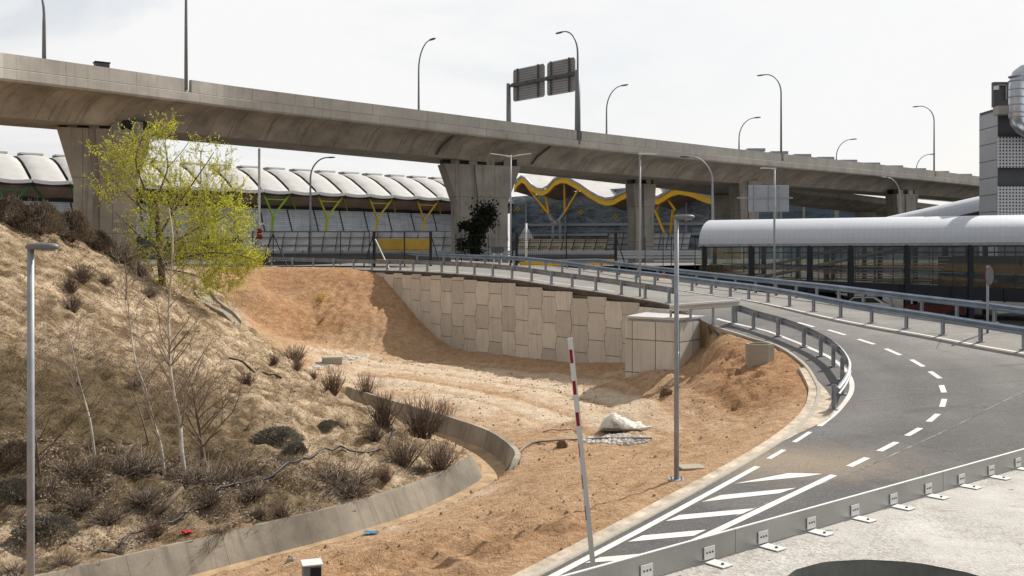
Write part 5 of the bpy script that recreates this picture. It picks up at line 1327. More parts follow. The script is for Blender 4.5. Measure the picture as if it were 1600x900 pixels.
lw2 = MB(); a, b = W(400,400,88), W(705,400,88); lw2.box(((a.x+b.x)/2, 88, EYE-.30), (b.x-a.x, .25, 1.0)); tag(lw2.build('low_wall', M['lamp_dark']), 'added dark strip filling the dark band behind the wire fence at the top of the spoil bank', 'wall')  # added wall, stands in for the dark fences and hedges there
lw2 = MB(); a, b = W(806,400,90), W(962,400,90); lw2.box(((a.x+b.x)/2, 90, EYE-.25), (b.x-a.x, .25, .8)); tag(lw2.build('low_wall', M['lamp_dark']), 'added dark strip filling the dark band below the tan panels behind the long mesh fence', 'wall')  # likewise added to darken the band behind the mesh fence
# ---------------------------------------------------------------- things lying about on site
def ring_chamber():
    p = onland(1187,566); t = thing('manhole_chamber', 'round concrete manhole ring half buried in the dirt mound', 'manhole', (p.x,p.y,p.z-.05))
    m = MB(); n = 8; R = .55; H = .78
    for r0, r1, z0, z1 in ((R,R,-.3,H),(R-.1,R-.1,H,.2)):
        for k in range(n):
            a, b = 2*math.pi*(k+.5)/n, 2*math.pi*(k+1.5)/n
            m.quad((r0*math.cos(a),r0*math.sin(a),z0),(r0*math.cos(b),r0*math.sin(b),z0),(r1*math.cos(b),r1*math.sin(b),z1),(r1*math.cos(a),r1*math.sin(a),z1))
    for k in range(n):
        a, b = 2*math.pi*(k+.5)/n, 2*math.pi*(k+1.5)/n; r0, r1 = R, R-.1
        m.quad((r0*math.cos(a),r0*math.sin(a),H),(r0*math.cos(b),r0*math.sin(b),H),(r1*math.cos(b),r1*math.sin(b),H),(r1*math.cos(a),r1*math.sin(a),H))
    m.build('ring', M['chamber'], t)
    m = MB(); m.cyl((0,0,.55), R-.12, R-.12, .03, 16); m.build('cover', M['lamp_dark'], t)
ring_chamber()
p = onland(520,569); t = thing('concrete_block', 'low concrete block at the foot of the spoil bank', 'concrete block', (p.x,p.y,p.z), rad(12))
m = MB(); m.prism([Vector((-.55,-.5,-.1)),Vector((.5,-.5,-.1)),Vector((.62,.5,-.1)),Vector((-.6,.5,-.1))], (0,0,.46)); m.build('block', M['chamber'], t); m = MB(); m.prism([Vector((-.6,-.53,.362)),Vector((.55,-.53,.362)),Vector((.66,.5,.362)),Vector((-.64,.5,.362))], (0,0,.09)); m.build('cap_slab', M['kerb'], t)
def rubble(label, pix, n, size, mat, flat=.12):
    P = [onland(*q) for q in pix]; c = sum(P, Vector())/len(P); m = MB(); pol = [(p.x,p.y) for p in P]; xs_ = [p[0] for p in pol]; ys_ = [p[1] for p in pol]; k = 0
    while k < n:
        x, y = random.uniform(min(xs_),max(xs_)), random.uniform(min(ys_),max(ys_))
        if not inpt(x, y, pol): continue
        s = size*random.uniform(.4,1.3); rock(m, (x,y,tz(x,y)), (s,s*random.uniform(.6,1.2),flat*random.uniform(.5,1.5))); k += 1
    o = m.build('rubble', mat); o['kind'] = 'stuff'; o['label'] = label; o['category'] = 'rubble'
def rock(m, c, s, mi=0):
    a = random.uniform(0, 6.28); n = 6; c = Vector(c); rows = []
    for z, f in ((-.3,1.),(.45,.86),(.9,.4)):
        rows.append(m.add([c+Vector((math.cos(a+2*math.pi*q/n)*s[0]*f*random.uniform(.75,1.15)*.5, math.sin(a+2*math.pi*q/n)*s[1]*f*random.uniform(.75,1.15)*.5, s[2]*z*random.uniform(.85,1.15))) for q in range(n)]))
    for k in range(2):
        for q in range(n): m.face((rows[k]+q, rows[k]+(q+1)%n, rows[k+1]+(q+1)%n, rows[k+1]+q), mi)
    m.face([rows[2]+q for q in range(n)], mi)
rubble('flat spread of white rubble and plaster scraps beside the sack', ((905,690),(930,681),(975,680),(1018,685),(1012,692),(960,694)), 420, .22, M['rubble'], .05)
rubble('pale broken concrete spread around the low block at the bank foot', ((478,575),(500,564),(560,556),(585,555),(545,566),(500,577)), 240, .3, M['rubble'], .05)
# white sack
p = onland(972,670); sk_ = thing('sack', 'crumpled white plastic sack lying on the sand near the lamp post', 'sack', (p.x,p.y,p.z))
m = MB(); NU, NV = 40, 16; rows = []
for i in range(NU):
    s = i/(NU-1); x = -.78+1.75*s; half = (.40*(math.sin(min(1, s*2.4)*math.pi/2)**.6))*(1-.75*max(0, (s-.5)/.5)) ; h = .54*(math.sin(min(1,s*3.2)*math.pi/2)**.6)*(1-.92*max(0,(s-.30)/.70)**.75)
    pts = []
    for j in range(NV+1):
        th = math.pi*j/NV; y = -math.cos(th)*half; z = math.sin(th)**.8*h
        nn = noise.noise(Vector((x*3.6, y*4.4, z*4)))*.15+noise.noise(Vector((x*9, y*10, 3)))*.07; pts.append((x+nn*.6, y*1.1+nn*.5-.1*s, max(-.05, z+nn*(.9 if z > .02 else 0)))); 
    rows.append(m.add(pts))
for i in range(NU-1):
    for j in range(NV): m.face((rows[i]+j, rows[i]+j+1, rows[i+1]+j+1, rows[i+1]+j), 0, True)
m.build('sack_body', M['bag'], sk_)
m = MB(); m.box((-.1,-.46,.05), (1.3,.2,.07), Matrix.Rotation(rad(-4),3,'Z')); m.build('timber', M['bark_brown'], sk_)
def hose(name, label, pix, r, mat, lift=.04, cat='hose', hump=None):
    P = [onland(u, v) for u, v in pix]; sp_ = spline(P, .3); pts = []
    for k, q in enumerate(sp_): pts.append(Vector((q.x, q.y, tz(q.x,q.y)+lift+.03*math.sin(k*.7))))
    m = MB(); m.tube(pts, r, 7); return tag(m.build(name, mat), label, cat)
hose('hose', 'long dark irrigation hose winding along the brushy hill foot', ((185,862),(215,840),(262,822),(318,795),(372,762),(430,742),(470,722),(520,710),(560,712),(592,705),(610,690),(613,672),(603,655)), .03, M['hose'], .10)
p = [onland(185,862), onland(163,872)]
m = MB(); q = onland(180,866); m.tube([q+Vector((0,0,.05)), q+Vector((-.25,-.25,.16)), q+Vector((-.42,-.55,.02)), q+Vector((-.40,-.85,-.35)), q+Vector((-.3,-1.05,-.75))], .03, 8); tag(m.build('hose', M['hose']), 'black hose end bending down into the concrete channel', 'hose')
P = [onland(1018,687), onland(950,687), onland(900,689), onland(860,691), onland(830,695)]
pts = [Vector((q.x,q.y,tz(q.x,q.y)+.05)) for q in P]+[W(812,705,32.8), W(800,722,31.9), W(790,735,31.2)]
m = MB(); m.tube(spline(pts, .25), .03, 8); tag(m.build('hose', M['hose_pale']), 'grey pipe running from the white rubble over the channel edge', 'hose')
hose('cable', 'thin curved cable lying left of the sack', ((905,678),(888,674),(866,674),(848,677)), .02, M['hose_pale'], .05, 'cable')
hose('branch', 'long fallen stick lying across the grassy hillside', ((358,562),(385,572),(415,585),(440,592)), .04, M['bark_dark'], .06, 'branch')
hose('branch', 'short fallen log lying below the bare trees', ((243,808),(262,792),(284,768)), .06, M['bark_brown'], .07, 'branch')
def cloth(name, label, u, v, sx, sy, mat, cat):
    p = onland(u, v); m = MB(); n = 7; rows = []
    for i in range(n): rows.append(m.add([(p.x+sx*(i/(n-1)-.5)*(1+.3*math.sin(j*2.1)), p.y+sy*(j/(n-1)-.5), tz(p.x,p.y)+.05+.07*noise.noise(Vector((i*.7,j*.9,u*.1)))) for j in range(n)]))
    for i in range(n-1):
        for j in range(n-1): m.face((rows[i]+j, rows[i]+j+1, rows[i+1]+j+1, rows[i+1]+j), 0, True)
    tag(m.build(name, mat), label, cat)
cloth('red_cloth', 'scrap of red cloth lying at the top edge of the channel', 292, 834, .22, .16, M['redcloth'], 'litter')
cloth('plastic_scrap', 'scrap of blue plastic lying on the dirt beside the channel', 580, 834, .32, .25, M['bluecloth'], 'litter')
cloth('plastic_sheet', 'pale pinkish plastic sheet near the foot of the left pier', 228, 412, 1.2, 1.0, simple('pink_sheet', (.55,.47,.45), .7), 'sheet')
for u, v, s, lab in ((455,879,.26,'pale rounded stone on the dirt left of the access terminal'), (520,838,.24,'pale stone beside the lower channel edge'), (879,699,.42,'dark clod of earth lying beside the pipe'), (1041,617,.5,'biggest earth clod at the foot of the dirt mound'), (645,808,.16,'small dark stone at the channel lip')):
    p = onland(u, v); m = MB(); rock(m, (p.x,p.y,p.z+.02), (s,s*.8,s*.6)); tag(m.build('stone', M['rock'] if 'pale' in lab else simple('earth_clod', (.16,.10,.06), .95, 0, .4, 6, .4)), lab, 'stone')
p = onland(1080,732); t = MB(); t.box((p.x,p.y,p.z+.03), (.62,.5,.06), Matrix.Rotation(rad(10),3,'Z')); tag(t.build('access_cover', M['chamber']), 'flat square concrete cover set in the dirt beside the lamp post', 'cover')
# stone-edged gutter down the right edge of the hill
gp = [onland(318,458), onland(340,480), onland(372,508)]; gs = thing('stair_gutter', 'broken concrete gutter running down the hillside edge under the leafy tree', 'gutter', tuple(gp[0]))
m = MB(); pth = [Vector((q.x,q.y,tz(q.x,q.y)+.06)) for q in spline(gp, .8)]; m.sweep(pth, [(-.7,.12),(-.5,.16),(-.42,-.05),(.35,-.05),(.45,.16),(.7,.12),(.72,-.3)]); m.build('gutter_slab', M['channel'], gs, True)
# ground pebbles
m = MB(); cnt = 0
while cnt < 1500:
    x, y = random.uniform(-12,12), random.uniform(15,64); 
    if inpt(x, y, poly2) or inpt(x, y, HB): continue
    cl = noise.noise(Vector((x*.45,y*.3,2)))
    if cl < -.05 and random.random() < .8: continue
    s = random.choice((.03,.035,.04,.05,.06,.08,.11))*random.uniform(.7,1.2); rock(m, (x,y,tz(x,y)), (s,s,s*.6)); cnt += 1
o = m.build('pebbles', simple('earth_pebbles', (.40,.28,.175), .95, 0, .5, 1.3)); o['kind'] = 'stuff'; o['label'] = 'earth clods and pebbles scattered over the pit floor'; o['category'] = 'pebbles'
# ---------------------------------------------------------------- vegetation
def rv(s=1.): return Vector((random.gauss(0,1), random.gauss(0,1), random.gauss(0,1)))*s
def leaf(m, p, d, L, w, mi=0):
    d = d.normalized(); s = d.cross(rv()).normalized()*w; n = d.cross(s).normalized()*L*.12
    i = m.add((p, p+d*L*.5+s*.5+n, p+d*L, p+d*L*.5-s*.5+n)); m.face((i,i+1,i+2,i+3), mi)
def bent(p, d, L, n, wob, grav=0.):
    pts = [p.copy()]; d = d.normalized()
    for k in range(n): d = (d+rv(wob)+Vector((0,0,grav))).normalized(); pts.append(pts[-1]+d*(L/n))
    return pts, d
def grow(m, p, d, L, r, depth, tips, wob=.09, spread=.75, nch=(3,5), grav=.02, ratio=.62):
    n = 5 if depth > 1 else 3
    pts, e = bent(p, d, L, n, wob, grav); rs = [r*(1-.62*k/n) for k in range(n+1)]; rs = [max(.004, x) for x in rs]
    m.tube(pts, rs, 6 if r > .03 else (4 if r > .012 else 3), cap=False)
    if depth == 0: tips.append((pts[-1], e)); return
    for c in range(random.randint(*nch)):
        f = random.uniform(.28, .98); k = min(n-1, int(f*n)); q = pts[k].lerp(pts[k+1], f*n-k); ax = (pts[k+1]-pts[k]).normalized()
        side = ax.cross(rv()).normalized(); nd = (ax*(1-spread*.55)+side*spread).normalized(); nd.z += .12
        grow(m, q, nd, L*ratio*random.uniform(.7,1.15)*(1.05-.35*f), rs[k]*.52, depth-1, tips, wob*1.15, spread, nch, grav, ratio)
# ---- big tree coming into leaf
tp = onland(254,446); tree = thing('tree', 'wide tree with fresh lime green leaves beside the left pier', 'tree', (tp.x,tp.y,tp.z))
tr_m = MB(); tw_m = MB(); lf = MB(); D0 = tp.y
nodes = []
def limb(pix, r0, r1):
    pts = [W(u, v, D0+dd) for u, v, dd in pix]; pts = spline(pts, .45); n = len(pts)
    rs = [(r0+(r1-r0)*k/(n-1))*(1. if r0 > .2 else .62) for k in range(n)]; tr_m.tube(pts, rs, 8, cap=False)
    for p, r in zip(pts, rs): nodes.append((p, r))
limb(((254,450,0),(252,420,0),(249,385,.1),(247,352,.2),(243,325,.3)), .22, .15)
limb(((247,352,.2),(236,318,-.4),(222,285,-.8),(212,250,-1.0),(222,215,-.8)), .13, .035)
limb(((243,325,.3),(252,292,.6),(262,262,.9),(258,222,1.2),(262,202,1.3)), .12, .03)
limb(((248,370,.1),(268,335,-.6),(292,300,-1.2),(318,262,-1.5),(334,238,-1.6)), .12, .03)
limb(((250,395,0),(282,372,.6),(318,352,1.2),(352,338,1.6),(378,322,1.8)), .12, .03)
limb(((252,415,0),(290,402,-.7),(330,395,-1.4),(372,398,-1.8),(400,408,-2.0)), .11, .03)
limb(((252,420,0),(285,425,.7),(318,435,1.0),(345,446,1.2)), .08, .02)
limb(((246,345,.2),(215,320,.9),(188,292,1.4),(162,262,1.8),(146,248,1.9)), .10, .02)
limb(((249,390,0),(222,372,-.8),(200,352,-1.3),(178,330,-1.6)), .08, .02)
limb(((262,262,.9),(285,236,1.4),(300,214,1.6)), .05, .02)
blobs = [((232,225),40,26,.9,55),((255,205),22,18,.6,24),((205,245),38,28,1.2,60),((170,238),26,16,.8,16),((195,290),45,34,1.4,70),((165,300),24,30,1.,16),((250,275),55,40,1.8,90),((300,290),45,40,1.8,60),((340,262),26,22,1.,30),((318,235),26,18,1.,12),((362,300),22,26,1.2,30),((280,335),70,40,2.2,130),((340,345),50,36,2.,125),((375,345),22,34,1.4,45),((310,395),60,36,2.,150),((365,405),36,26,1.6,100),((392,408),20,16,1.2,50),((345,440),36,20,1.4,70),((320,455),22,14,1.,25),((262,400),40,34,1.6,60),((225,350),40,34,1.6,50),((265,440),34,18,1.2,28),((215,395),26,24,1.2,20)]
clu = []
for (u, v), ru, rv_, rd, n in blobs:
    for _ in range(int(n*.85)):
        while True:
            a, b, c = random.uniform(-1,1), random.uniform(-1,1), random.uniform(-1,1)
            if a*a+b*b+c*c < 1: break
        clu.append(W(u+a*ru, v+b*rv_, D0+c*rd*1.1))
base_xy = W(254,440,D0); clu.sort(key=lambda p: (p-base_xy).length)
NP_ = [n[0] for n in nodes]; NR = [n[1] for n in nodes]
arr = np.array([tuple(p) for p in NP_])
for c in clu:
    dd = np.linalg.norm(arr-np.array(c), axis=1)+np.where(arr[:,2] > c.z+.2, .8, 0); k = int(dd.argmin()); p = NP_[k]; L = (c-p).length
    mid = p.lerp(c, .5)+rv(.08*L)+Vector((0,0,-.05*L)); r = min(NR[k]*.6, .018+.006*L); tw_m.tube([p, mid, c], [r, r*.75, max(.005, r*.45)], 4, cap=False)
    new = [mid, c]; NP_ += new; NR += [r*.75, r*.5]; arr = np.r_[arr, np.array([tuple(q) for q in new])]
    dir_ = (c-p).normalized()
    for tw_ in range(random.randint(2,4)):
        q, e = bent(c, (dir_*.7+rv(.5)+Vector((0,0,.35))), random.uniform(.45,1.05), 4, .22, .03)
        tw_m.tube(q, [.010,.008,.006,.005,.003], 3, cap=False)
        for a, b in zip(q[:-1], q[1:]):
            for _ in range(random.randint(1,3)): s = a.lerp(b, random.random()); leaf(lf, s, (b-a).normalized()*.6+rv(.5)+Vector((0,0,-.05)), random.choice((.08,.10,.13,.16,.20))*random.uniform(.8,1.2), random.uniform(.035,.07))
tr_m.build('trunk', simple('tree_bark', (.13,.105,.08), .95, 0, .4, 4, .3), tree, True); tw_m.build('branches', simple('olive_twig', (.21,.175,.105), .9, 0, .4, 2), tree, True); lf.build('crown', M['leaf_lime'], tree, True)
# ---- pale bare young trees
def bare(label, pix, d, r0, mat, sub, seed, group=None, bl=1.4, nb=16):
    random.seed(seed); b = onland(*pix[0]); D = b.y; t = thing('bare_tree', label, 'tree', tuple(b)); m = MB()
    pts = spline([W(u, v, D+dd) for u, v, dd in [(pix[0][0], pix[0][1]+2, 0)]+[(u, v, .25*math.sin(i*1.7)) for i, (u, v) in enumerate(pix[1:])]], .18); n = len(pts)
    rs = [r0*(1-.82*(k/(n-1))**.9) for k in range(n)]; m.tube(pts, rs, 8, cap=False); tp_ = []; m.build('trunk', M[mat], t, True)
    m = MB()
    for _ in range(nb):
        k = int(n*random.uniform(.16,.97)); ax = Vector((0,0,1)); side = Vector((random.gauss(0,1), random.gauss(0,.7), 0)).normalized()
        L = bl*random.uniform(.45,1.2)*(1.15-.6*k/n); grow(m, pts[min(k,n-1)], side*.75+Vector((0,0,.85)), L, rs[min(k,n-1)]*.45, sub, tp_, .10, .6, (2,4), .05, .6)
    m.build('twigs', M['twig_pale'] if mat == 'bark_white' else M['twig'], t, True); return t
bare('tallest pale barked bare tree in front of the hillside', ((289,742),(284,705),(281,660),(272,620),(266,575),(264,520),(264,470),(268,420),(270,370),(264,325)), 26, .064, 'bark_white', 2, 3, bl=1.7, nb=40)
bare('slender pale bare tree just left of the tallest one', ((257,742),(250,690),(236,650),(228,610),(213,570),(205,520),(200,475),(196,430)), 26, .046, 'bark_white', 2, 8, bl=1.5, nb=30)
bare('short leaning bare tree at the left beyond the lamp post', ((148,712),(141,660),(131,622),(122,590),(112,540),(100,500)), 28, .044, 'bark_white', 2, 13, bl=1.6, nb=26)
bare('dark stubby multi branched bare tree right of the tallest one', ((317,728),(316,700),(313,675),(306,640),(300,600)), 26, .075, 'bark_brown', 2, 21, bl=1.7, nb=26)
bare('thin bare sapling with fine twigs at the left edge of the photo', ((62,742),(58,700),(52,660),(44,620),(36,585)), 26, .04, 'bark_brown', 2, 34, bl=1.6, nb=20)
bare('thin bare sapling growing under the leafy tree', ((196,470),(198,440),(195,410),(190,380)), 55, .05, 'bark_brown', 2, 40, bl=1.6, nb=13)
bare('thin bare sapling between the two slender pale trees', ((232,690),(222,655),(210,620),(196,590)), 28, .03, 'bark_brown', 2, 45, bl=1.0, nb=10)
# ---- dark climber on the pier
random.seed(4); c0 = W(742,392,100.5); cl = thing('climber', 'dark leafy climbing shrub growing up against the flared pier', 'shrub', (c0.x,c0.y,EYE-.9)); m = MB(); l2 = MB()
m.tube([W(742,402,100.5), W(744,375,100.4), W(747,352,100.4), W(752,330,100.4)], [.5,.42,.3,.1], 8); m.tube([W(742,368,100.4), W(732,356,100.3), W(722,349,100.2)], [.25,.2,.08], 6)
for (u, v), ru, rv2, n in (((755,340),20,22,900),((742,378),13,20,650),((728,353),13,7,260),((765,330),11,14,300),((720,383),9,10,160),((746,360),16,14,400)):
    for _ in range(n):
        a, b = random.gauss(0,.45), random.gauss(0,.45); p = W(u+a*ru, v+b*rv2, 100.3+random.uniform(-.7,.25)); leaf(l2, p, rv()+Vector((0,0,-.3)), random.uniform(.25,.5), random.uniform(.16,.3))
m.build('stem', M['bark_dark'], cl, True); l2.build('foliage', M['leaf_dark'], cl, True)

M['twig_lit'] = simple('lit_twig', (.46,.385,.31), .9, 0, .4, 3)  # paler copy of the twigs with sunlight painted into the colour
# ---- shrubs: a few prototypes, copied
def twig_shrub(seed, n, h, sp, up=.9, r=.012):
    random.seed(seed); m = MB()
    for _ in range(n):
        a = random.uniform(0,6.28); q = random.random(); d = Vector((math.cos(a)*sp*q, math.sin(a)*sp*q, up)); p, e = bent(Vector((math.cos(a)*.12*q, math.sin(a)*.12*q, -.05)), d, h*random.uniform(.5,1.1), 4, .10, .02)
        m.tube(p, [r, r*.85, r*.65, r*.45, r*.25], 3, cap=False)
        for k in (1,2,3):
            if random.random() < .8: s, e = bent(p[k], (p[k+1]-p[k]).normalized()+rv(.45), h*random.uniform(.15,.4), 2, .15); m.tube(s, [r*.5,r*.4,r*.2], 3, cap=False)
    return m
def dome_shrub(seed, n, stems=60):
    random.seed(seed); m = MB(); l = MB()
    for _ in range(stems):
        a = random.uniform(0,6.28); e = random.uniform(.15,1.); d = Vector((math.cos(a)*e, math.sin(a)*e, random.uniform(.25,.8))); p, q = bent(Vector((0,0,-.03)), d, random.uniform(.6,1.), 3, .12); m.tube(p, [.012,.01,.008,.005], 3, cap=False)
    for _ in range(n):
        a = random.uniform(0,6.28); z = random.uniform(0,1); lump = .82+.22*noise.noise(Vector((math.cos(a)*1.8, math.sin(a)*1.8, z*2+seed))); rr = math.sqrt(max(0,1-z*z))*lump*random.uniform(.62,1.04)
        p = Vector((math.cos(a)*rr, math.sin(a)*rr, z*.72*lump)); leaf(l, p, Vector((math.cos(a), math.sin(a), .9))+rv(.45), random.uniform(.08,.17), random.uniform(.025,.05))
    return m, l
def heap_shrub(seed, n):
    random.seed(seed); m = MB()
    for _ in range(n):
        a = random.uniform(0,6.28); q = random.random()**.5; p0 = Vector((math.cos(a)*q*.8, math.sin(a)*q*.6, .02)); d = Vector((random.gauss(0,1), random.gauss(0,.8), random.uniform(.2,1.0))); p, e = bent(p0, d, random.uniform(.5,1.1), 5, .24, -.10); m.tube(p, [.012,.011,.009,.008,.006,.004], 3, cap=False)
    return m
PROTO = {}
def proto(kind, mk):
    PROTO[kind] = [mk, None]
def place(kind, label, u, v, wpx, hpx, flip=0, land=True, d=None):
    p = onland(u, v); s = wpx*p.y/F; h = hpx*p.y/F
    var = kind+str(flip % 2)
    if PROTO.get(var) is None:
        t = thing('shrub', label, 'shrub'); seed = hash_(var)
        if kind == 'twig': twig_shrub(seed, 95, 1.0, .55).build('stems', M['twig'], t)
        elif kind == 'dome': a, b = dome_shrub(seed, 2600); a.build('stems', M['twig'], t); b.build('foliage', M['leaf_grey'], t)
        elif kind == 'brown': a, b = dome_shrub(seed, 2300); a.build('stems', M['twig'], t); b.build('foliage', M['leaf_brown'], t)
        elif kind == 'heap': heap_shrub(seed, 300).build('stems', M['bark_brown'], t); heap_shrub(seed+5, 110).build('lit_stems', M['twig_lit'], t)
        elif kind == 'low': twig_shrub(seed, 130, .7, 1.5, .5, .011).build('stems', M['bark_brown'], t); twig_shrub(seed+3, 45, .6, 1.5, .6, .009).build('lit_stems', M['twig_lit'], t)
        PROTO[var] = t
    else: t = dup(PROTO[var], label, (0,0,0))
    wid = {'twig':.95,'dome':1.9,'brown':1.9,'heap':2.3,'low':1.35}[kind]; hei = {'twig':.95,'dome':.80,'brown':.80,'heap':.75,'low':.55}[kind]
    t.location = p+Vector((0,0,-.02)); t.rotation_euler = (0,0,(u*7.3+v*3.1) % 6.28 if kind in ('twig','dome','brown') else rad((u*13) % 30-15)); h *= 1.1 if kind in ('brown','twig') else .74; s *= .84 if kind in ('low','heap') else 1.; t.scale = (s/wid, s/wid, h/hei); t['group'] = {'twig':'dry upright twig shrubs','dome':'dense grey green shrubs','brown':'brown shrubs along the crest','heap':'heaps of tangled dead twigs','low':'low spreading dry shrubs'}[kind]
def hash_(s): return sum(ord(c)*(i+1) for i, c in enumerate(s))
SH = [
('brown','brown bushy shrub at the far left top of the hill crest',14,352,84,46),('brown','large brown shrub on the crest, second from the left edge',62,366,84,52),('brown','dark brown shrub on the crest before the terminal facade',112,378,76,50),
('brown','smaller rust brown shrub at the foot of the left pier, left side',152,392,56,34),('heap','tangled dead bush leaning against the left pier',178,408,90,52),('low','dead twiggy bush in front of the left pier foot',215,430,70,32),
('brown','topmost brown shrub at the left edge under the terminal roof',10,334,56,30),('low','low dry shrub on the crest slope under the leafy tree',232,462,64,26),
('twig','small dry shrub on the sand right of the left lamp head',128,440,44,28),('twig','small dark dry shrub below the lamp head shrub',110,456,38,26),('twig','small dry tuft on mid slope right of the left lamp post',115,486,32,26),('low','small dry bush lying above the left lamp head',82,388,40,16),
('twig','small tuft on the sand between lamp post and tallest bare tree',166,445,26,16),('low','dark patchy bush on the slope left of the slender bare tree',214,602,44,22),('low','dark low bush on the slope near the leaning bare tree',120,600,40,18),
('dome','largest dense grey green dome shrub on the sandy slope',432,692,84,40),('dome','small grey green dome shrub attached below the largest one',461,708,42,28),('dome','flat grey green dome shrub on bare sand near the channel',515,669,48,21),
('twig','upright dry shrub by the pit edge, tallest on the hill toe',520,616,40,40),('twig','dry shrub with long stems at the start of the channel',571,622,36,36),('twig','dark dry shrub at the edge of the hill beside the spoil bank',460,566,42,26),('twig','small dry shrub below the spoil bank edge shrub',464,578,24,20),('twig','small dark dry shrub right of the fallen stick',428,570,24,18),('twig','round dry shrub just below the fallen stick',386,602,30,22),('twig','tiny dry tuft near the low concrete block',490,592,18,14),
('twig','dry shrub in the channel bend, nearest its far end',600,668,56,52),('twig','big dark dry shrub against the far channel wall',660,686,76,62),('twig','tall stemmed dry shrub before the far channel wall',692,684,44,56),('twig','dark dry shrub in the middle of the channel bend',630,728,62,46),('twig','dark dry shrub nearest the channel mouth',686,734,62,44),('twig','small dark shrub at the right of the big twig heap',602,752,34,28),('twig','olive dry shrub left of the channel bend',584,690,40,30),('low','low dry shrub between the channel bend shrubs',655,735,50,20),
('heap','big heap of tangled dead twigs above the channel wall',528,756,128,62),('low','dark brush below the big heap of dead twigs',548,772,110,36),('heap','heap of dead twigs at the foot of the slender bare tree',200,735,130,56),('heap','heap of dead twigs around the base of the leaning bare tree',128,745,112,56),('heap','dark brush pile at the foot of the tallest bare tree',308,752,110,46),('low','dry brush right of the dark stubby bare tree',372,742,90,38),
('dome','dark grey green shrub at the lower left beside the lamp post',74,838,104,52),('dome','dark grey green shrub at the left edge above the lower one',18,776,84,46),('low','dark brush between lamp post and fallen log',128,792,100,40),('low','dark brush just above the fallen log',226,782,80,36),('low','dark brush right of the fallen log',330,785,90,34),('low','dry pale brush along the hose in the middle',398,772,80,32),
('twig','reddish dry shrub at the channel edge, right of the red cloth',437,812,46,28),('low','low pale brush right of the red cloth',340,832,64,18),('twig','dry shrub beside the red cloth on its left',240,838,54,28),('low','dry shrub where the hose reaches the channel',178,866,58,22),('low','dry shrub at the bottom left near the lamp post foot',96,884,92,26),('low','dry shrub at the bottom left corner',22,893,70,22),('low','low pale brush on the channel edge left of the reddish shrub',405,803,44,20),
('twig','thin dry weeds growing inside the concrete channel',322,868,44,30)]
SH += [('brown','dark brush patch at the left edge behind the lamp post',20,728,80,40),('heap','dead twig pile at the left beside the thin sapling',60,772,96,44),('low','dark low brush below the twig piles at the left',168,812,110,34),('heap','dead twig pile right of the tallest bare tree',352,752,90,40)]
for i, (k, lab, u, v, w, h) in enumerate(SH): place(k, lab, u, v, w, h, i)

# ---- dry grass and leaf litter, beyond counting
random.seed(9); m = MB(); hbx = [p[0] for p in HB]; cnt = 0
while cnt < 13000:
    x, y = random.uniform(-36,-1), random.uniform(18,72)
    if random.random() > 1.25-(y-18)/60: continue
    if not inpt(x, y, HB): continue
    if abs((x)/y) > .56: continue
    g = noise.fractal(Vector((x*.35,y*.35,3)), 1., 2., 3)
    if g < -.05 and random.random() < .8: continue
    z = tz(x,y); h = random.uniform(.06,.19)
    for _ in range(4):
        a = random.uniform(0,6.28); o = Vector((x+random.gauss(0,.08), y+random.gauss(0,.08), z-.01)); d = Vector((math.cos(a)*.7+.3, math.sin(a)*.7-.5, random.uniform(.35,1.1))).normalized(); s = Vector((-d.y, d.x, 0)).normalized()*.014
        i = m.add((o-s, o+s, o+d*h)); m.face((i,i+1,i+2))
    cnt += 1
o = m.build('dry_grass', M['drygrass']); o['kind'] = 'stuff'; o['label'] = 'dry straw coloured grass scattered over the hillside'; o['category'] = 'grass'
m = MB(); cnt = 0
while cnt < 4200:
    u, v = random.uniform(0,620), random.uniform(720,900)
    d = random.uniform(19.5,28); x = (u-800)*d/F; y = d
    if not inpt(x, y, HB): continue
    hd_ = noise.noise(Vector((x*.6,y*.6,8)))
    if hd_ < -.05: continue
    z = tz(x,y); leaf(m, Vector((x,y,z+random.uniform(.01,.12))), Vector((random.gauss(0,1),random.gauss(0,1),random.gauss(0,.3))), random.uniform(.05,.11), random.uniform(.03,.065)); cnt += 1
o = m.build('leaf_litter', M['litter']); o['kind'] = 'stuff'; o['label'] = 'pale fallen leaves littering the brushy hill foot'; o['category'] = 'leaf litter'
p = onland(503,468); m = MB()
for _ in range(60): leaf(m, p+Vector((random.gauss(0,.22), random.gauss(0,.18), random.uniform(.02,.25))), rv()+Vector((0,0,.8)), .16, .09)
tag(m.build('weed', M['yellowflower']), 'small bright yellow weed growing on the spoil bank', 'weed')
# ---------------------------------------------------------------- daylight, sky, camera
SUN_EL = rad(43); SDIR = Vector((.74,.67,0)).normalized()*math.cos(SUN_EL)+Vector((0,0,math.sin(SUN_EL)))
wd_ = bpy.data.worlds.new('World'); SC.world = wd_; wd_.use_nodes = True; nt = wd_.node_tree; N = nt.nodes; Lk = nt.links.new
bg = N['Background']; sky = N.new('ShaderNodeTexSky'); sky.sky_type = 'NISHITA'; sky.sun_disc = False; sky.sun_elevation = SUN_EL; sky.sun_rotation = math.atan2(SDIR.x, SDIR.y); sky.dust_density = 2.5; sky.air_density = 1.2
bg.inputs['Strength'].default_value = .12
tc_ = N.new('ShaderNodeTexCoord'); mp = N.new('ShaderNodeMapping'); mp.inputs['Scale'].default_value = (1,1,3.2); Lk(tc_.outputs['Generated'], mp.inputs['Vector'])
def nz_(scale, det, rough, dist=0.):
    n = N.new('ShaderNodeTexNoise'); n.inputs['Scale'].default_value = scale; n.inputs['Detail'].default_value = det; n.inputs['Roughness'].default_value = rough; n.inputs['Distortion'].default_value = dist; Lk(mp.outputs[0], n.inputs['Vector']); return n.outputs['Fac']
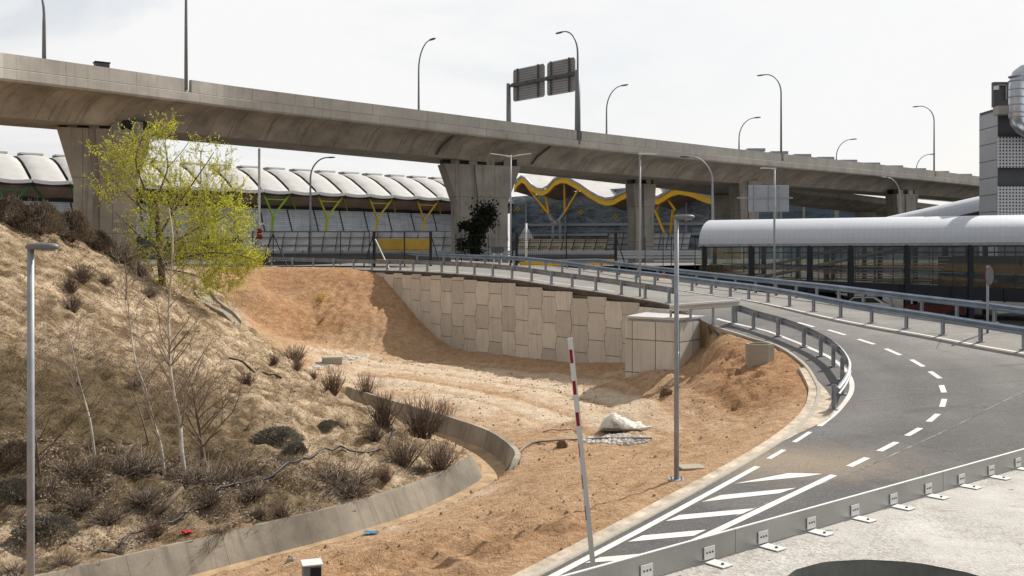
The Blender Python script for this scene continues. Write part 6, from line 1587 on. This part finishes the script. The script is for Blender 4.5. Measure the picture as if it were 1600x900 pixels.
def mr(f, a, b, c, d):
    n = N.new('ShaderNodeMapRange'); n.interpolation_type = 'SMOOTHSTEP'; n.inputs['From Min'].default_value = a; n.inputs['From Max'].default_value = b; n.inputs['To Min'].default_value = c; n.inputs['To Max'].default_value = d; Lk(f, n.inputs['Value']); return n.outputs[0]
cl_ = mr(nz_(1.9, 8, .6, .5), .36, .60, 0, 1)
# thin cloud sheet glows around the sun and thins out away from it
dot = N.new('ShaderNodeVectorMath'); dot.operation = 'DOT_PRODUCT'; Lk(tc_.outputs['Generated'], dot.inputs[0]); dot.inputs[1].default_value = SDIR
glow = mr(dot.outputs['Value'], -.3, .45, 0., 1.)
sx_ = N.new('ShaderNodeSeparateXYZ'); Lk(tc_.outputs['Generated'], sx_.inputs[0]); zen = mr(sx_.outputs[2], .30, .8, 1., .28)
gm = N.new('ShaderNodeMath'); gm.operation = 'MULTIPLY'; Lk(glow, gm.inputs[0]); Lk(zen, gm.inputs[1])
cc_ = N.new('ShaderNodeMix'); cc_.data_type = 'RGBA'; Lk(gm.outputs[0], cc_.inputs['Factor']); cc_.inputs['A'].default_value = (4.0,3.92,3.85,1); cc_.inputs['B'].default_value = (7.95,7.92,7.92,1)
veil = N.new('ShaderNodeMix'); veil.data_type = 'RGBA'; Lk(sky.outputs[0], veil.inputs['A']); Lk(cc_.outputs['Result'], veil.inputs['B'])
ma = N.new('ShaderNodeMath'); ma.operation = 'MULTIPLY_ADD'; Lk(cl_, ma.inputs[0]); ma.inputs[1].default_value = .42; ma.inputs[2].default_value = .60; ma.use_clamp = True
Lk(ma.outputs[0], veil.inputs['Factor']); Lk(veil.outputs['Result'], bg.inputs['Color'])
sl_ = bpy.data.lights.new('sun', 'SUN'); sl_.energy = 5.; sl_.angle = rad(.55); sl_.color = (1,.945,.86); so = bpy.data.objects.new('sun', sl_); COL.objects.link(so); so.rotation_euler = SDIR.to_track_quat('Z', 'Y').to_euler(); so.location = SDIR*100
cam = bpy.data.cameras.new('camera'); co_ = bpy.data.objects.new('camera', cam); COL.objects.link(co_); SC.camera = co_
co_.location = (0,0,EYE); co_.rotation_euler = (rad(90),0,0); cam.sensor_width = 36; cam.lens = 36*F/1600; cam.shift_y = -50/1600; cam.clip_end = 20000; cam.clip_start = .1
SC.view_settings.view_transform = 'Standard'; SC.view_settings.look = 'None'; SC.view_settings.exposure = 0; SC.view_settings.gamma = 1
SC.render.engine = 'CYCLES'; SC.cycles.max_bounces = 8; SC.cycles.transparent_max_bounces = 16
